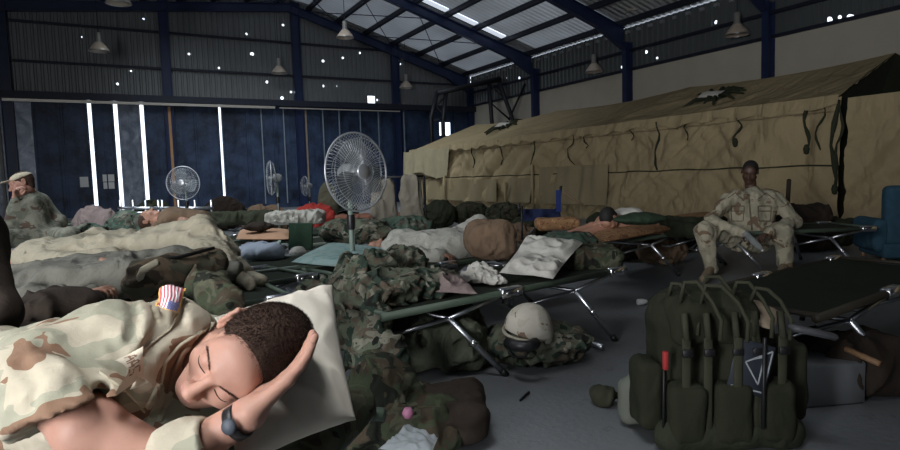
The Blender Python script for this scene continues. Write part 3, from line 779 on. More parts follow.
def hair_mesh(h,th=.005,bald=0):
    k=('hair',h,th)
    if k not in _hc:
        a=U([ell((0,-.018,.035),(.075+th,.097+th,.083+th)),ell((0,.028,-.0),(.060+th,.062+th,.06)),ell((0,-.055,-.03),(.055+th,.045,.05))],.02)
        def g(P):
            lim=.060-.80*(.080-P[:,1])+.006*vnoise(P*55,4)+.004*vnoise(P*140,5)-np.where(P[:,1]<-.02,.0,0)
            side=np.clip((np.abs(P[:,0])-.045)/.03,0,1); lim=lim+.010*side
            return a[0](P)+.0*P[:,0],lim
        def f(P):
            d,lim=g(P); return np.maximum(d-.0003*vnoise(P*200,7),(np.maximum(lim,-.07)-P[:,2])*.7)
        _hc[k]=snet((f,a[1],a[2]),h)
    return _hc[k]
def movesd(sd,c,R):
    m=np.abs(R)@np.maximum(np.abs(sd[1]),np.abs(sd[2])); c=A(c,dtype=float); return (lambda P: sd[0]((P-c)@R)),c-m,c+m
def place(vf,c,R,s=1): return A(c)+(vf[0]*s)@R.T,vf[1]
def headbasis(fwd,up):
    y=nrm(fwd); z=nrm(A(up)-y*np.dot(up,y)); return np.stack([np.cross(y,z),y,z],1)
def bristles(vf,L,w,n,seed=0,lean=(0,0,0)):
    v,f=vf; r=np.random.default_rng(seed); c=v.mean(0); q=v[f[:,0]]; e1=v[f[:,1]]-q; e2=v[f[:,2]]-q; N=np.cross(e1,e2); N/= (np.linalg.norm(N,axis=1)[:,None]+1e-12)
    N*=np.sign(((q-c)*N).sum(1))[:,None]
    i=r.integers(0,len(f),n); a=r.random((n,1)); b=r.random((n,1)); p=q[i]+e1[i]*a+e2[i]*b
    d=N[i]+r.normal(0,.28,(n,3))+A(lean); d/=np.linalg.norm(d,axis=1)[:,None]; s=np.cross(d,r.normal(0,1,(n,3))); s/=np.linalg.norm(s,axis=1)[:,None]
    l=L*(.6+.6*r.random((n,1)))
    P=np.stack([p-s*w,p+s*w,p+d*l],1).reshape(-1,3); return P,np.arange(3*n).reshape(-1,3)
def hand(w,d,n,l,curl=.5,s=1.,spread=1.,thumb=.5):
    # w wrist, d finger direction, n side the palm faces, l side of the thumb
    w=A(w,dtype=float); d=nrm(d); n=nrm(A(n)-d*np.dot(n,d)); l=nrm(A(l)-d*np.dot(l,d)-n*np.dot(l,n))
    P=[]; lens=(.072,.082,.076,.060); off=(.029,.010,-.010,-.028)
    kn=[w+(d*(.088-.006*abs(i-1.2))+l*o)*s for i,o in enumerate(off)]
    for i,k in enumerate(kn): P.append(cap(w+(l*off[i]*.62+d*.012)*s,k,.0135*s,.0105*s))
    P.append(cap(w+(l*.02+d*.01)*s,w+(l*.03+d*.05-n*-.006)*s,.014*s,.012*s))
    pm=U(P,.012*s)
    F=[]
    for i,k in enumerate(kn):
        c=curl if not hasattr(curl,'__len__') else curl[i]
        dd=nrm(d+l*.06*spread*(1.5-i)); p=k; a=0
        for j,fr in enumerate((.45,.30,.25)):
            a+=c*(.75,.95,.7)[j]; q=p+(dd*cos(a)+n*sin(a))*lens[i]*fr*s; rr=(.0092,.0084,.0076,.0068); F.append(cap(p,q,rr[j]*s,rr[j+1]*s)); p=q
    b=w+(l*.028+d*.022+n*.006)*s; t1=b+nrm(l*.75+d*.6+n*thumb*.6)*.042*s; t2=t1+nrm(l*.25+d*.9+n*thumb*.9)*.030*s; t3=t2+nrm(l*.0+d*.9+n*thumb*1.1)*.022*s
    T=[cap(b,t1,.0135*s,.0105*s),cap(t1,t2,.0102*s,.009*s),cap(t2,t3,.009*s,.0075*s)]
    return U([pm,U(F[0:3]+F[3:],.0035*s),U(T,.004)],.006*s)
def figure(label,J,cl,sk,hr,group=None,h=.014,fold=.012,legs=True,bootm=leather,sleeve='long',hat=None,rad=1.,headh=.006,bodyh=.0085,trousers=None,seed=1,handcurl=.8,base=None,cat='person',shirt=None,neckdir=None):
    base=J['P'] if base is None else base
    o=root('person',label,cat,(base[0],base[1],0),world=True,group=group)
    S=(J['sl']+J['sr'])/2; P=J['P']; r=rad
    side=nrm(J['sr']-J['sl']); hw=.085
    T=[cap(J['sl']*.6+S*.4,P-side*hw,.105*r,.125*r),cap(J['sr']*.6+S*.4,P+side*hw,.105*r,.125*r),cap(S,P,.115*r,.13*r),cap(J['sl']*.9+S*.1,J['sr']*.9+S*.1,.06*r)]
    if 'hc' in J: T.append(cap(S,S+nrm(J['hc']-S)*.06,.085*r,.072*r))
    SK=[]
    for a in('l','r'):
        if 'e'+a in J:
            s_,e,w=J['s'+a],J['e'+a],J['w'+a]
            if sleeve=='long': T+= [cap(s_,e,.072*r,.058*r),cap(e,w,.056*r,.043*r)]
            elif sleeve=='short': T+=[cap(s_,s_+(e-s_)*.6,.075*r,.066*r)]
            if sleeve!='long': SK.append(U([cap(s_,e,.048*r,.04*r),cap(e,w,.040*r,.028*r)],.02))
            d=nrm(w-e); hd=J.get('h'+a,d); nn=J.get('n'+a,A([0,0,-1.])); ll=J.get('l'+a,np.cross(hd,nn))
            SK.append(U([hand(w-d*.005,hd,nn,ll,handcurl,1.05),cap(w-d*.06,w+nrm(hd)*.01,.027)],.012))
    LG=[]
    if legs:
        for a in('l','r'):
            hp=P+side*(hw if a=='r' else -hw)*1.1
            if 'k'+a in J: LG+=[cap(hp,J['k'+a],.105*r,.078*r),cap(J['k'+a],J['a'+a],.076*r,.066*r)]
    fd=lambda X,m=fold,sd=seed: folds(X,5.5,m,sd,(1,1,.8))
    if sleeve=='bare': 
        SK.append(U(T,.05))
        if LG: 
            o2=mesh('trousers',*snet(disp(U(LG+[cap(P-side*.06,P+side*.06,.13)],.05),fd),h),trousers or cl,o)
    else:
        if trousers is not None and LG:
            mesh('shirt',*snet(disp(U(T,.05),fd),h),cl,o); mesh('trousers',*snet(disp(U(LG+[cap(P-side*.05,P+side*.05,.135*r)],.05),fd),h),trousers,o)
        else: mesh('uniform',*snet(disp(U(T+LG,.05),fd),h),cl,o)
    if legs:
        for a in('l','r'):
            if 't'+a in J:
                an,to=J['a'+a],J['t'+a]; mesh('boot',*snet(U([cap(an+nrm(J['k'+a]-an)*.08,an,.052,.05),cap(an-nrm(to-an)*.03,to,.046,.042)],.03),.010),bootm,o)
    core=list(SK)
    if 'hc' in J:
        R=headbasis(J['hf'],J['hu']); hb=movesd(head_sd(),J['hc'],R); core+=[hb,cap(J['hc']+R@A([0,-.025,-.06]),S,.056,.058)]
    if sleeve!='bare':
        core.append(cap(S,P,.06)); core+=[cap(S,J['sl'],.04),cap(S,J['sr'],.04)]
        for a in('l','r'):
            if 'e'+a in J: core+=[cap(J['s'+a],J['e'+a],.038,.034),cap(J['e'+a],J['w'+a]-nrm(J['w'+a]-J['e'+a])*.02,.034,.025)]
    mesh('body',*snet(U(core,.008),bodyh),sk,o)
    if 'hc' in J and hr is not None: mesh('hair',*place(hair_mesh(headh if headh<.006 else .006,.0025),J['hc'],R),hr,o)
    if hat is not None:
        hm_=hat[1]; v,f=hm_; mesh(hat[0],*place(hm_,J['hc'],R),hat[2],o)
    return o
# ---------------------------------------------------------------- the sleeping soldier in front
ex=lambda x,y,t=0: nrm(cr*x+cu*y-fw*t)
e1=nrm(cr*.85+cu*.50); s_r=nrm(np.cross(-fw,e1)); th=radians(27)
hu=e1*cos(th)-fw*sin(th); hf=-e1*sin(th)-fw*cos(th)
RH=headbasis(hf,hu)
eye=V(213,379,1.04); HC=eye-RH@A([0,.088,.003])
sl=root('person','soldier in desert uniform asleep in the foreground, head resting on his hand and a pillow','person',(*V(120,400,1.2)[:2],0),world=True)
hsd=head_sd()
Nb=V(172,352,1.24)
nl=RH.T@(Nb-HC)
hv=snet(U([hsd,cap((0,-.025,-.06),tuple(nl),.058,.066)],.022),.0026)
# soft lips, darker
hm=place(hv,HC,RH)
# left hand cupping the side of the head, forearm from below
W=V(243,419,.985)
palmd=nrm(V(304,362,1.06)-W); pn=nrm(RH[:,0])       # palm faces the head (its right-hand direction)
lh=hand(W,palmd,pn,nrm(RH[:,1]*-1.),(.22,.20,.18,.16),1.12,1.1,.2)
larm=U([lh,cap(V(175,460,1.0),W+palmd*.012,.036,.0275)],.018)
ra=U([cap(V(45,388,1.04),V(88,428,.99),.046,.050),cap(V(88,428,.99),V(172,466,1.0),.050,.036),cap(V(172,466,1.0),V(215,486,1.0),.036,.029),hand(V(215,486,1.0),ex(.9,-.35),ex(0,-1),ex(0,0,1),.5)],.02)
body=join(hm,snet(larm,.0035),snet(ra,.0045))
bo=mesh('body',*body,skinL,sl)
hh=hair_mesh(.003,.0025); hw_=place(hh,HC,RH); ho=mesh('hair',*hw_,hairB,sl)
bv=bristles(hh,.007,.0004,34000,3,(0,.9,.1)); bw=place(bv,HC,RH); sub(ho,'short_cropped_strands',*bw,hairB,smooth=False)
# closed eyes: lashes and brows
for s in(-1,1):
    lp=[];
    for a in np.linspace(-1,1,11):
        x=s*(.031+.0165*a); z=-.0045-.0050*(1-a*a)+.001*a; lp.append(RH@A([x,face_y(hsd,x,z)+.0003,z])+HC)
    MB().tube(lp,[.0004+.0010*sqrt(max(0,1-t*t)) for t in np.linspace(-1,1,11)],5).o('eyelashes',hairB,sl)
    bv_=[];bf=[]
    rr=np.random.default_rng(5+s)
    for i in range(260):
        a=rr.random(); x=s*(.014+.038*a); z=.0225+.006*sin(a*2.3)-.003*a+rr.normal(0,.0016); y=face_y(hsd,x,z)
        d=nrm([s*1.,.25,.25-.5*a]); p=A([x,y-.0003,z]); q=nrm([0,.3,1]); b=len(bv_)
        bv_+= [HC+RH@(p-q*.0005),HC+RH@(p+q*.0005),HC+RH@(p+d*.006)]; bf.append((b,b+1,b+2))
    mesh('eyebrow',bv_,bf,hairB,sl,smooth=False)
lipm=skin('lip_skin',(.50,.24,.20))
lv=[];
for z in(-.0605,-.070):
    P,f,_=grid(lambda u,v,z=z: np.stack([(u-.5)*.040,[face_y(hsd,(a-.5)*.040,z+(b-.5)*.0085*(1-(2*a-1)**2)**.5)+.0006 for a,b in zip(u,v)],z+(v-.5)*.0085*(1-(2*u-1)**2)**.5],1),17,6)
    mesh('lip',HC+P@RH.T,f,lipm,sl)
# wristwatch
wm=root('wristwatch','dark wristwatch on the wrist of the sleeping soldier in front','watch',tuple(W),world=True)
ax=nrm(W-V(175,460,1.0)); cc=W-ax*.010
MB().lathe([(.0275,-.009),(.0300,-.008),(.0300,.008),(.0275,.009)],cc,26,ax).o('strap',blackp,wm)
fc=nrm(-fw*.9+cu*.25+cr*.2); fc=nrm(fc-ax*np.dot(fc,ax)); wc=MB().lathe([(0,.006),(.010,.006),(.013,.003),(.013,0)],cc+fc*.0275,20,fc).o('watch_case',plain('watch_case',(.05,.06,.075),.55,.2,.1),wm)
# uniform
Tn=lambda *a: V(*a)
UA=[cap(V(166,338,1.19),V(112,352,1.12),.088,.088),cap(V(112,352,1.12),V(42,374,1.03),.088,.080)]
FS=[cap(V(42,374,1.04),V(66,408,1.0),.082,.086),cap(V(66,408,1.0),V(90,445,.97),.086,.092)]
TO=[cap(V(158,385,1.30),V(-20,400,1.42),.150,.165),cap(V(-20,400,1.42),V(-190,430,1.6),.16,.15),ell(V(150,405,1.26),(.15,.13,.13)),cap(V(190,350,1.30),V(176,410,1.24),.085,.08),cap(V(112,398,1.15),V(168,375,1.21),.085,.075)]
fs=half(U(FS,.03),V(62,418,1.0),ex(.43,-.90,.05))
LS=half(U([cap(V(150,482,1.02),V(184,455,.99),.046,.048),cap(V(184,455,.99),V(240,430,.97),.048,.045)],.02),V(203,440,.96),ex(.93,.30,0))
hole1=cap(V(74,418,.99),V(102,466,.93),.045,.060); hole2=cap(V(192,449,.985),V(245,428,.965),.031,.034)
def fdm(X): return folds(X,5.2,.015,31,(1,1,.7))+folds(X,12,.005,37,(1,.6,1))+folds(X,26,.003,39)
uni=disp(U([U(UA+TO,.045),cut(fs,hole1,.003),cut(LS,hole2,.003)],.02),fdm)
# deep creases where the sleeve folds at the elbow and at the armpit
from mathutils.bvhtree import BVHTree
def bvh(vf): return BVHTree.FromPolygons([tuple(x) for x in vf[0]],[tuple(int(i) for i in q) for q in vf[1]])
_T={'uni':bvh(snet(uni,.014))}
def hit(px,py,w='unc'):
    d=ray(px,py); l,n,_,_=_T[w].ray_cast(Vector(CP+d*.4),Vector(nrm(d)))
    if l is None: return None,None
    n=A(n); n=n*(-np.sign(n@d)); return A(l),nrm(n)
def crease(a,pts,r): return cut(a,U([cap(pts[i],pts[i+1],r) for i in range(len(pts)-1)],.01),.018)
pA,_=hit(117,364,'uni'); Zt=float((pA-CP)@fw)
uni=U([uni,cap(V(112,369,Zt+.042),V(122,400,Zt+.035),.042),cap(V(126,362,Zt+.045),V(130,394,Zt+.038),.042)],.03); _T['uni']=bvh(snet(uni,.014))
def surfp(px,py,o=0.,z0_=.5):
    p,n=hit(px,py,'uni')
    return V(px,py,1.2) if p is None else p+n*o
unc=uni
for pl,r in(([(42,344),(72,352),(90,368),(98,384),(106,404)],.010),([(150,296),(160,325),(148,352)],.007),([(128,290),(135,318),(130,340)],.005),([(185,300),(178,325),(150,345)],.006),([(60,345),(100,335),(120,350)],.005),([(20,360),(35,385),(30,410)],.005)):
    q=[surfp(*a) for a in pl]; unc=crease(unc,q,r)
hc=U([ell(HC+RH@A([0,-.0,0]),(.09,.11,.12),RH)],.01)
unc=cut(unc,(lambda c:(c[0],c[1],c[2]))(U([hc,cap(HC+RH@A([0,-.02,-.06]),Nb,.062,.068)],.02)),.008)
uv_,uf_=snet(unc,.0065); _T['unc']=bvh((uv_,uf_)); uo=mesh('uniform_jacket',uv_,uf_,desert,sl)
# trousers (mostly outside the frame)
mesh('trousers',*snet(disp(U([cap(V(-190,430,1.6),V(-420,400,1.9),.12,.09),cap(V(-190,470,1.55),V(-400,460,1.75),.12,.09)],.05),fdm),.02),desert,sl)
# cuffs: folded edge of the rolled sleeve and shirt cuff
def cuff(name,c,ax,R,w=.014,t_=.004,sq=1.):
    return MB().lathe([(R-t_,-w),(R,-w),(R+t_*.5,0),(R,w),(R-t_,w)],c,40,ax).o(name,tancl,sl)
# collar, plackets and seams as raised strips following the jacket
def surf_strip(name,pl,w,mat,o=.0035,n=24,sd=None,lift=.004):
    pts=[];nn=[]
    pl=[A(a,dtype=float) for a in pl]; seg=np.linspace(0,len(pl)-1,n)
    for s in seg:
        i=min(int(s),len(pl)-2); a=pl[i]+(pl[i+1]-pl[i])*(s-i); p,nv=hit(a[0],a[1])
        if p is None: continue
        pts.append(p); nn.append(nv)
    v=[];f=[]
    for i,p in enumerate(pts):
        d=nrm(pts[min(i+1,len(pts)-1)]-pts[max(i-1,0)]); sd_=np.cross(d,nn[i]); 
        for k in(-1,-.5,.5,1): v.append(p+sd_*w*k+nn[i]*(o if abs(k)<1 else -.004))
    for i in range(len(pts)-1):
        for k in range(3): f.append((4*i+k,4*i+k+1,4*i+4+k+1,4*i+4+k))
    return mesh(name,v,f,mat,sl)
surf_strip('collar_edge',[(212,324),(196,342),(183,352),(173,372),(170,395),(160,420)],.007,desert,.006)
surf_strip('collar_edge',[(205,330),(180,345),(165,362),(160,385)],.004,tancl,.004)
surf_strip('button_placket',[(160,385),(152,400),(143,420)],.012,desert,.003)
surf_strip('shoulder_seam',[(186,296),(170,330),(140,352)],.003,tancl,.003)
surf_strip('pocket_edge',[(100,372),(126,392),(150,418)],.003,tancl,.003)
def decal(name,quad,nu,nv,o,colf,mats):
    q=[A(a,dtype=float) for a in quad]; V_=[];F_=[];M_=[]; ok={}
    for i in range(nu+1):
        for j in range(nv+1):
            u,w=i/nu,j/nv; a=q[0]*(1-u)*(1-w)+q[1]*u*(1-w)+q[2]*u*w+q[3]*(1-u)*w
            p,n=hit(a[0],a[1])
            if p is None: p,n=V(a[0],a[1],1.2),-fw
            V_.append((p,n))
    P=A([x[0] for x in V_]); N=A([x[1] for x in V_]); G=P.reshape(nu+1,nv+1,3); Nm=N.mean(0); Nm/=np.linalg.norm(Nm)
    # smooth the patch so it lies flat like stitched cloth
    dd=((P-P.mean(0))@Nm).reshape(nu+1,nv+1); u_=np.linspace(-1,1,nu+1)[:,None]+0*dd; w_=np.linspace(-1,1,nv+1)[None]+0*dd
    Mx=np.stack([u_.ravel()**a*w_.ravel()**b for a in range(3) for b in range(3)],1); cf,*_=np.linalg.lstsq(Mx,dd.ravel(),rcond=None); sm=Mx@cf
    P=P+Nm*((sm-dd.ravel())+max(0,(dd.ravel()-sm).max())+o)[:,None]
    for i in range(nu):
        for j in range(nv):
            F_.append((i*(nv+1)+j,(i+1)*(nv+1)+j,(i+1)*(nv+1)+j+1,i*(nv+1)+j+1)); M_.append(colf((i+.5)/nu,(j+.5)/nv))
    ob=mesh(name,P,F_,mats[0],sl,mats=mats[1:],fm=M_,smooth=False); return ob,P,Nm
gold=plain('gold_border',(.62,.36,.08),.8,0,.1); fr=plain('flag_red',(.42,.07,.10),.85,0,.05); fwh=plain('flag_white',(.75,.72,.72),.85,0,.05); fb=plain('flag_blue',(.13,.15,.38),.85,0,.05); star=fwh
def flagc(u,v):      # u along the stripes, v across them
    if u<.045 or u>.955 or v<.055 or v>.945: return 0
    uu=(u-.045)/.91; vv=(v-.055)/.89; s=int(vv*13)
    if uu>.58 and vv>6/13:
        a=(uu-.58)/.42*9; b=(vv-6/13)/(7/13)*11
        return 2 if (int(a)+int(b))%2==1 and abs(a%1-.5)<.24 and abs(b%1-.5)<.24 else 3
    return 1 if s%2==0 else 2
fo,_,_=decal('flag_patch',[(162.7,288.7),(156.5,314),(178.7,319.5),(186.7,292.5)],88,78,.004,flagc,[gold,fr,fwh,fb])
fo['label']='flag patch with red and white stripes, blue star field and gold border'
tape=plain('name_tape',(.52,.46,.36),.9,0,.08); stitch=plain('brown_stitching',(.20,.11,.07),.9,0,.1)
# letters A A S drawn on a grid, reading down the tape
GL={'A':["00100","01110","01010","11011","11111","10001","10001"],'S':["01111","10000","10000","01110","00001","00001","11110"]}
def tapec(u,v): # u along the text
    for k,ch in enumerate("AAS"):
        a=(u-(.07+k*.19))/.16; b=(v-.24)/.52
        if 0<=a<1 and 0<=b<1: return 1 if GL[ch][int(b*7)][int(a*5)]=='1' else 0
    return 0
# quad: text start upper-left going down-right; letter tops to the right
to,_,_=decal('name_tape',[(128.5,358),(134,393),(113,402),(104,369)],90,36,.003,lambda u,v: tapec(u,v),[tape,stitch]); to['label']='tan name tape with brown stitched letters'
# pillow and cot of the sleeper
po=pillow('pillow',[V(212,318,1.34),V(333,284,1.52),V(356,420,1.22),V(236,470,.99)],.055,creamc,5,60,amp=.012,s=8); tag(po,'cream white pillow under the head of the sleeping soldier in front','pillow')
bd=V(-20,400,1.42)-V(158,385,1.30); bd[2]=0; bd=nrm(bd)
ce=V(300,330,1.38); ce[2]=0
cot('cot under the sleeping soldier in the foreground, mostly hidden by him and the pillow',ce+bd*.93,math.atan2(bd[1],bd[0]))
v,f=snet(disp(rbox(ce+bd*.85+A([0,0,.485]),(.92,.31,.05),.045,rotz(math.atan2(bd[1],bd[0]))),lambda X:folds(X,6,.012,3)),.016); o=recentre(mesh('sleeping_bag',v,f,wooddk)); tag(o,'camouflage sleeping bag spread under the sleeping soldier in front','sleeping bag')
# ---------------------------------------------------------------- seated soldier at the right
def px2(px,py,Z): return V(px,py,Z)
J=dict(P=V(750,240,6.5),sl=V(775,200,6.42),sr=V(729,199,6.36),el=V(794,221,6.35),wl=V(769,233,6.05),er=V(711,220,6.2),wr=V(741,233,5.98),
 kl=V(782,232,6.1),al=V(785,271,6.2),kr=V(705,231,6.05),ar=V(711,268,6.1),tl=V(780,276,5.95),tr=V(704,277,5.85),
 hc=V(750,172,6.38),hf=nrm(-f0*.8-r0*.5-z0*.35),hu=nrm(z0-f0*.30-r0*.05),hl=nrm(-cr*.9-cu*.3-fw*.3),hr=nrm(cr*.7-cu*.5-fw*.2),nl=-cu,nr=-cu)
J['al'][2]=.10;J['ar'][2]=.10;J['tl'][2]=.045;J['tr'][2]=.045
sd_=figure('seated soldier in desert uniform leaning forward on a cot before the tent, holding a bottle',J,desert2,skinD,hairK,h=.011,fold=.028,headh=.005,seed=5,rad=1.02)
_T['sd']=bvh((lambda me:([tuple(A(v.co)+A(sd_['_o'])) for v in me.vertices],[tuple(p.vertices) for p in me.polygons]))([c for c in sd_.children if c.name.startswith('uniform')][0].data))
dts=cloth('dark_tan_seam',(.16,.13,.09))
def strip2(name,pl,w,mat):
    pl=[A(a,dtype=float) for a in pl]; P=[]
    for s in np.linspace(0,len(pl)-1,8*(len(pl)-1)+1):
        i=min(int(s),len(pl)-2); q=pl[i]+(pl[i+1]-pl[i])*(s-i); p,n=hit(q[0],q[1],'sd')
        if p is not None: P.append(p+n*.002)
    if len(P)>2: MB().tube(P,w,5).o(name,mat,sd_)
strip2('button_placket',[(749,198),(750,212),(752,230)],.008,dts)
for x0,x1 in((731,744),(758,771)): strip2('pocket_flap',[(x0,206),(x1,206),(x1,211),(x0,211),(x0,206)],.006,dts); strip2('pocket_edge',[(x0,211),(x0+1,221),(x1-1,221),(x1,211)],.005,dts)
for g in([(728,198),(735,193),(742,199)],[(774,199),(766,193),(758,199)]): strip2('shoulder_seam',g,.006,dts)
# open collar of the jacket
c=J['hc']+ (J['sl']+J['sr'])/2*0
nk=(J['sl']+J['sr'])/2+z0*.03-f0*.02
for s in(-1,1):
    pillow('collar',[nk+r0*s*.02-f0*.09-z0*.06,nk+r0*s*.10-f0*.06+z0*.03,nk+r0*s*.09+f0*.02+z0*.05,nk+r0*s*.05-f0*.06+z0*.02],.008,desert2,2,10,sd_,amp=.002)
for s,px in():
    p=V(px,207,6.12); pillow('chest_pocket',[p+r0*-.06-z0*.05,p+r0*.06-z0*.05,p+r0*.06+z0*.06+f0*.04,p-r0*.06+z0*.06+f0*.04],.018,desert2,4,10,sd_,amp=.003)
bt=root('water_bottle','clear plastic bottle held in the hands of the seated soldier','bottle',tuple(V(753,238,5.93)))
a_,b_=V(744,232,5.93)-V(753,238,5.93),V(762,250,5.9)-V(753,238,5.93); ax_=nrm(b_-a_); Lb=np.linalg.norm(b_-a_)
MB().lathe([(0,0),(.028,0),(.032,.02),(.030,.06),(.032,.10),(.032,Lb-.06),(.026,Lb-.03),(.014,Lb-.015),(.013,Lb)],a_,18,ax_).o('bottle_body',plain('clear_plastic',(.35,.38,.38),.08,0,.05,alpha=.55),bt)
MB().lathe([(.015,Lb-.005),(.015,Lb+.015),(0,Lb+.015)],a_,14,ax_).o('cap',whitep,bt)
# ---------------------------------------------------------------- man in a cap at the left
J=dict(P=V(42,238,6.0),sl=V(30,204,5.85),sr=V(40,203,6.15),el=V(12,222,5.8),wl=V(15,199,5.75),er=V(60,222,6.1),wr=V(48,235,5.9),
 kl=V(0,238,5.6),al=V(0,270,5.6),kr=V(70,236,5.7),ar=V(66,268,5.7),hc=V(22,184,5.9),hf=nrm(-r0*.75-f0*.6-z0*.25),hu=nrm(z0-r0*.2),hl=nrm(z0+r0*.2))
def cap_mesh():
    a=ell((0,-.018,.045),(.086,.106,.070)); def_=half(a,(0,0,.052),(0,-.15,-1)); brim=ell((0,.10,.056),(.065,.075,.006)); return snet(U([def_,brim],.01),.006)
capv=cap_mesh()
figure('man in tan cap and grey uniform sitting at the left edge, hand to his face',J,camo('grey_green_camouflage',(.20,.20,.16),[((.13,.14,.11),.52,1.),((.09,.06,.045),.6,1.1)],scale=9,wsc=9,wst=.6,wd=.03),skinL,hairB,h=.014,seed=8,hat=('cap',capv,tancl))
# dark figure cut by the left edge
J=dict(P=V(-50,375,1.9),sl=V(-70,225,1.95),sr=V(-28,240,2.0),er=V(-2,315,1.85),wr=V(-40,350,1.6),el=V(-100,300,1.9),wl=V(-70,350,1.6),hc=V(-62,170,1.9),hf=nrm(-r0-f0*.3),hu=z0); J['P'][2]=.17
figure('person in dark brown clothing whose shoulder and arm fill the left edge of the photo',J,darkb,skinM,hairK,h=.014,legs=False,seed=9)
# sleeper with raised knees, tan trousers
J=dict(P=V(126,252,4.55),sl=V(34,264,4.35),sr=V(36,254,4.8),el=V(78,264,4.2),wl=V(112,255,4.2),er=V(100,238,4.8),wr=V(130,238,4.7),
 kr=V(203,230,4.3),ar=V(243,274,4.05),tr=V(262,281,3.95),kl=V(186,243,4.25),al=V(232,272,3.9),tl=V(250,284,3.8),hc=V(2,262,4.6),hf=z0,hu=-r0)
figure('sleeper in tan clothes lying on his back with one knee raised, left of the middle',J,tancl,skinM,hairB,'people asleep on the cots',h=.014,fold=.034,seed=11,bootm=tancl,rad=1.12)
# sleeper in grey in front of him
J=dict(P=V(112,276,3.55),sl=V(8,298,3.3),sr=V(12,284,3.65),el=V(60,300,3.1),wl=V(90,292,3.1),er=V(80,268,3.6),wr=V(100,262,3.5),kr=V(178,262,3.7),ar=V(232,271,3.85),kl=V(170,272,3.5),al=V(218,279,3.6),hc=V(-28,292,3.5),hf=nrm(z0+r0*.2),hu=-r0)
figure('sleeper in drab grey clothes lying in front of the tan one with a raised knee',J,cloth('drab_grey',(.17,.165,.14),sc=8,st=.9,dist=.04),skinM,hairB,'people asleep on the cots',h=.014,fold=.034,seed=13,legs=True)
# brown-shirted sleeper behind
J=dict(P=V(200,224,6.1),sl=V(170,222,5.9),sr=V(172,217,6.2),el=V(150,232,5.7),wl=V(140,236,5.5),er=V(185,222,5.8),wr=V(205,226,5.8),hc=V(150,220,6.2),hf=z0,hu=-r0)
figure('sleeper in a brown shirt with bare arm, behind the raised tan knee',J,brownc,skinM,hairB,'people asleep on the cots',h=.016,legs=False,seed=17,sleeve='short')
# grey-clad sleeper beyond the fan, brown bundle at his head
J=dict(P=V(448,250,5.2),sl=V(398,255,5.1),sr=V(402,244,5.4),el=V(418,258,4.95),wl=V(438,256,4.9),er=V(425,240,5.4),wr=V(445,240,5.3),kr=V(478,228,5.5),ar=V(500,252,5.6),kl=V(484,243,5.2),al=V(512,254,5.3),hc=V(378,252,5.4),hf=z0,hu=-r0)
figure('sleeper in pale grey uniform lying on the cot right of the big fan',J,greyuni,skinM,hairB,'people asleep on the cots',h=.014,fold=.03,seed=19,rad=1.35)
# bare-backed sleeper on the orange mat
J=dict(P=V(655,226,6.45),sl=V(603,228,6.1),sr=V(608,222,6.5),el=V(578,236,6.0),wl=V(590,240,5.8),er=V(592,226,6.2),wr=V(570,233,6.1),kr=V(690,224,6.6),ar=V(722,222,6.7),kl=V(690,230,6.4),al=V(722,228,6.5),hc=V(609,219,6.05),hf=nrm(-r0*.3-f0*.3-z0*.9),hu=nrm(-r0*.6-f0*.4+z0*.9))
figure('bare-chested sleeper with dark hair lying on the orange patterned mat',J,oliveD,skinM,hairK,'people asleep on the cots',h=.014,seed=23,sleeve='bare',trousers=oliveD)
# ============================================================ CLUTTER
def blob(name,label,cat,px,pyb,zs,w,h,dep,mat,seed=0,rot=0.,tilt=0.,amp=.02,rd=.75,res=.014,group=None,s=6.,shape='box',lift=0.,ground=False):
    p=atz(px,pyb,zs); Z=(p-CP)@fw; W_=w*Z/F; Hh=h*Z/F*.9
    R=RV@rotz(rot); R=R@A([[cos(tilt),0,-sin(tilt)],[0,1,0],[sin(tilt),0,cos(tilt)]])
    top=zs+Hh
    if ground: Hh=top; p=A([p[0],p[1],0.]); zs=0.
    c=p+f0*dep/2+z0*(Hh/2)
    hv_=A([W_/2,dep/2,max(Hh/2,.02)])
    sd=rbox(c,hv_,hv_.min()*rd,R) if shape=='box' else ell(c,hv_,R)
    am=min(amp,hv_.min()*.45)
    sd=disp(sd,lambda X:folds(X,s,am,seed,(1,1,.9)))
    sd=half(sd,(0,0,zs+.002),(0,0,-1))
    res=max(res,hv_.min()*.10)
    v,f=snet(sd,min(res,.03)); o=recentre(mesh(name,v,f,mat)); 
    if o.location.z<zs: pass
    tag(o,label,cat,group); return o
ZC=.44
B=blob
# middle cot contents -------------------------------------------------
def heap(name,label,cat,outline,zs,mat,seed,amp=.05,hmax=.2,res=.012,s=7,group=None):
    # a heap of cloth over pixel footprint points on plane zs: [(px,py_on_plane,radius,height)]
    P=[]
    for px,py,r_,h_ in outline:
        p=atz(px,py,zs); P.append(ell(p+z0*h_*.45,(r_,r_*.8,h_*.6)))
    sd=disp(U(P,.06),lambda X:folds(X,s,amp,seed)+folds(X,s*2.2,amp*.3,seed+2)); sd=half(sd,(0,0,zs+.002),(0,0,-1))
    v,f=snet(sd,res); o=recentre(mesh(name,v,f,mat)); tag(o,label,cat,group); return o
heap('camouflage_clothing','rumpled heap of woodland camouflage clothing on the near end of the middle cot','clothing',[(346,306,.15,.10),(385,303,.17,.15),(372,287,.17,.20),(418,297,.17,.13),(402,278,.16,.19),(322,300,.13,.09),(438,290,.13,.10),(350,292,.15,.12)],ZC,wood,41,.045,s=8,res=.009)
tag(pillow('mauve_shirt',[V(434,292,3.28),V(478,294,3.25),V(462,276,3.5),V(440,270,3.45)],.035,pinkg,42,36,amp=.03,s=10),'mauve-grey cloth hanging over the front of the camouflage heap','clothing')
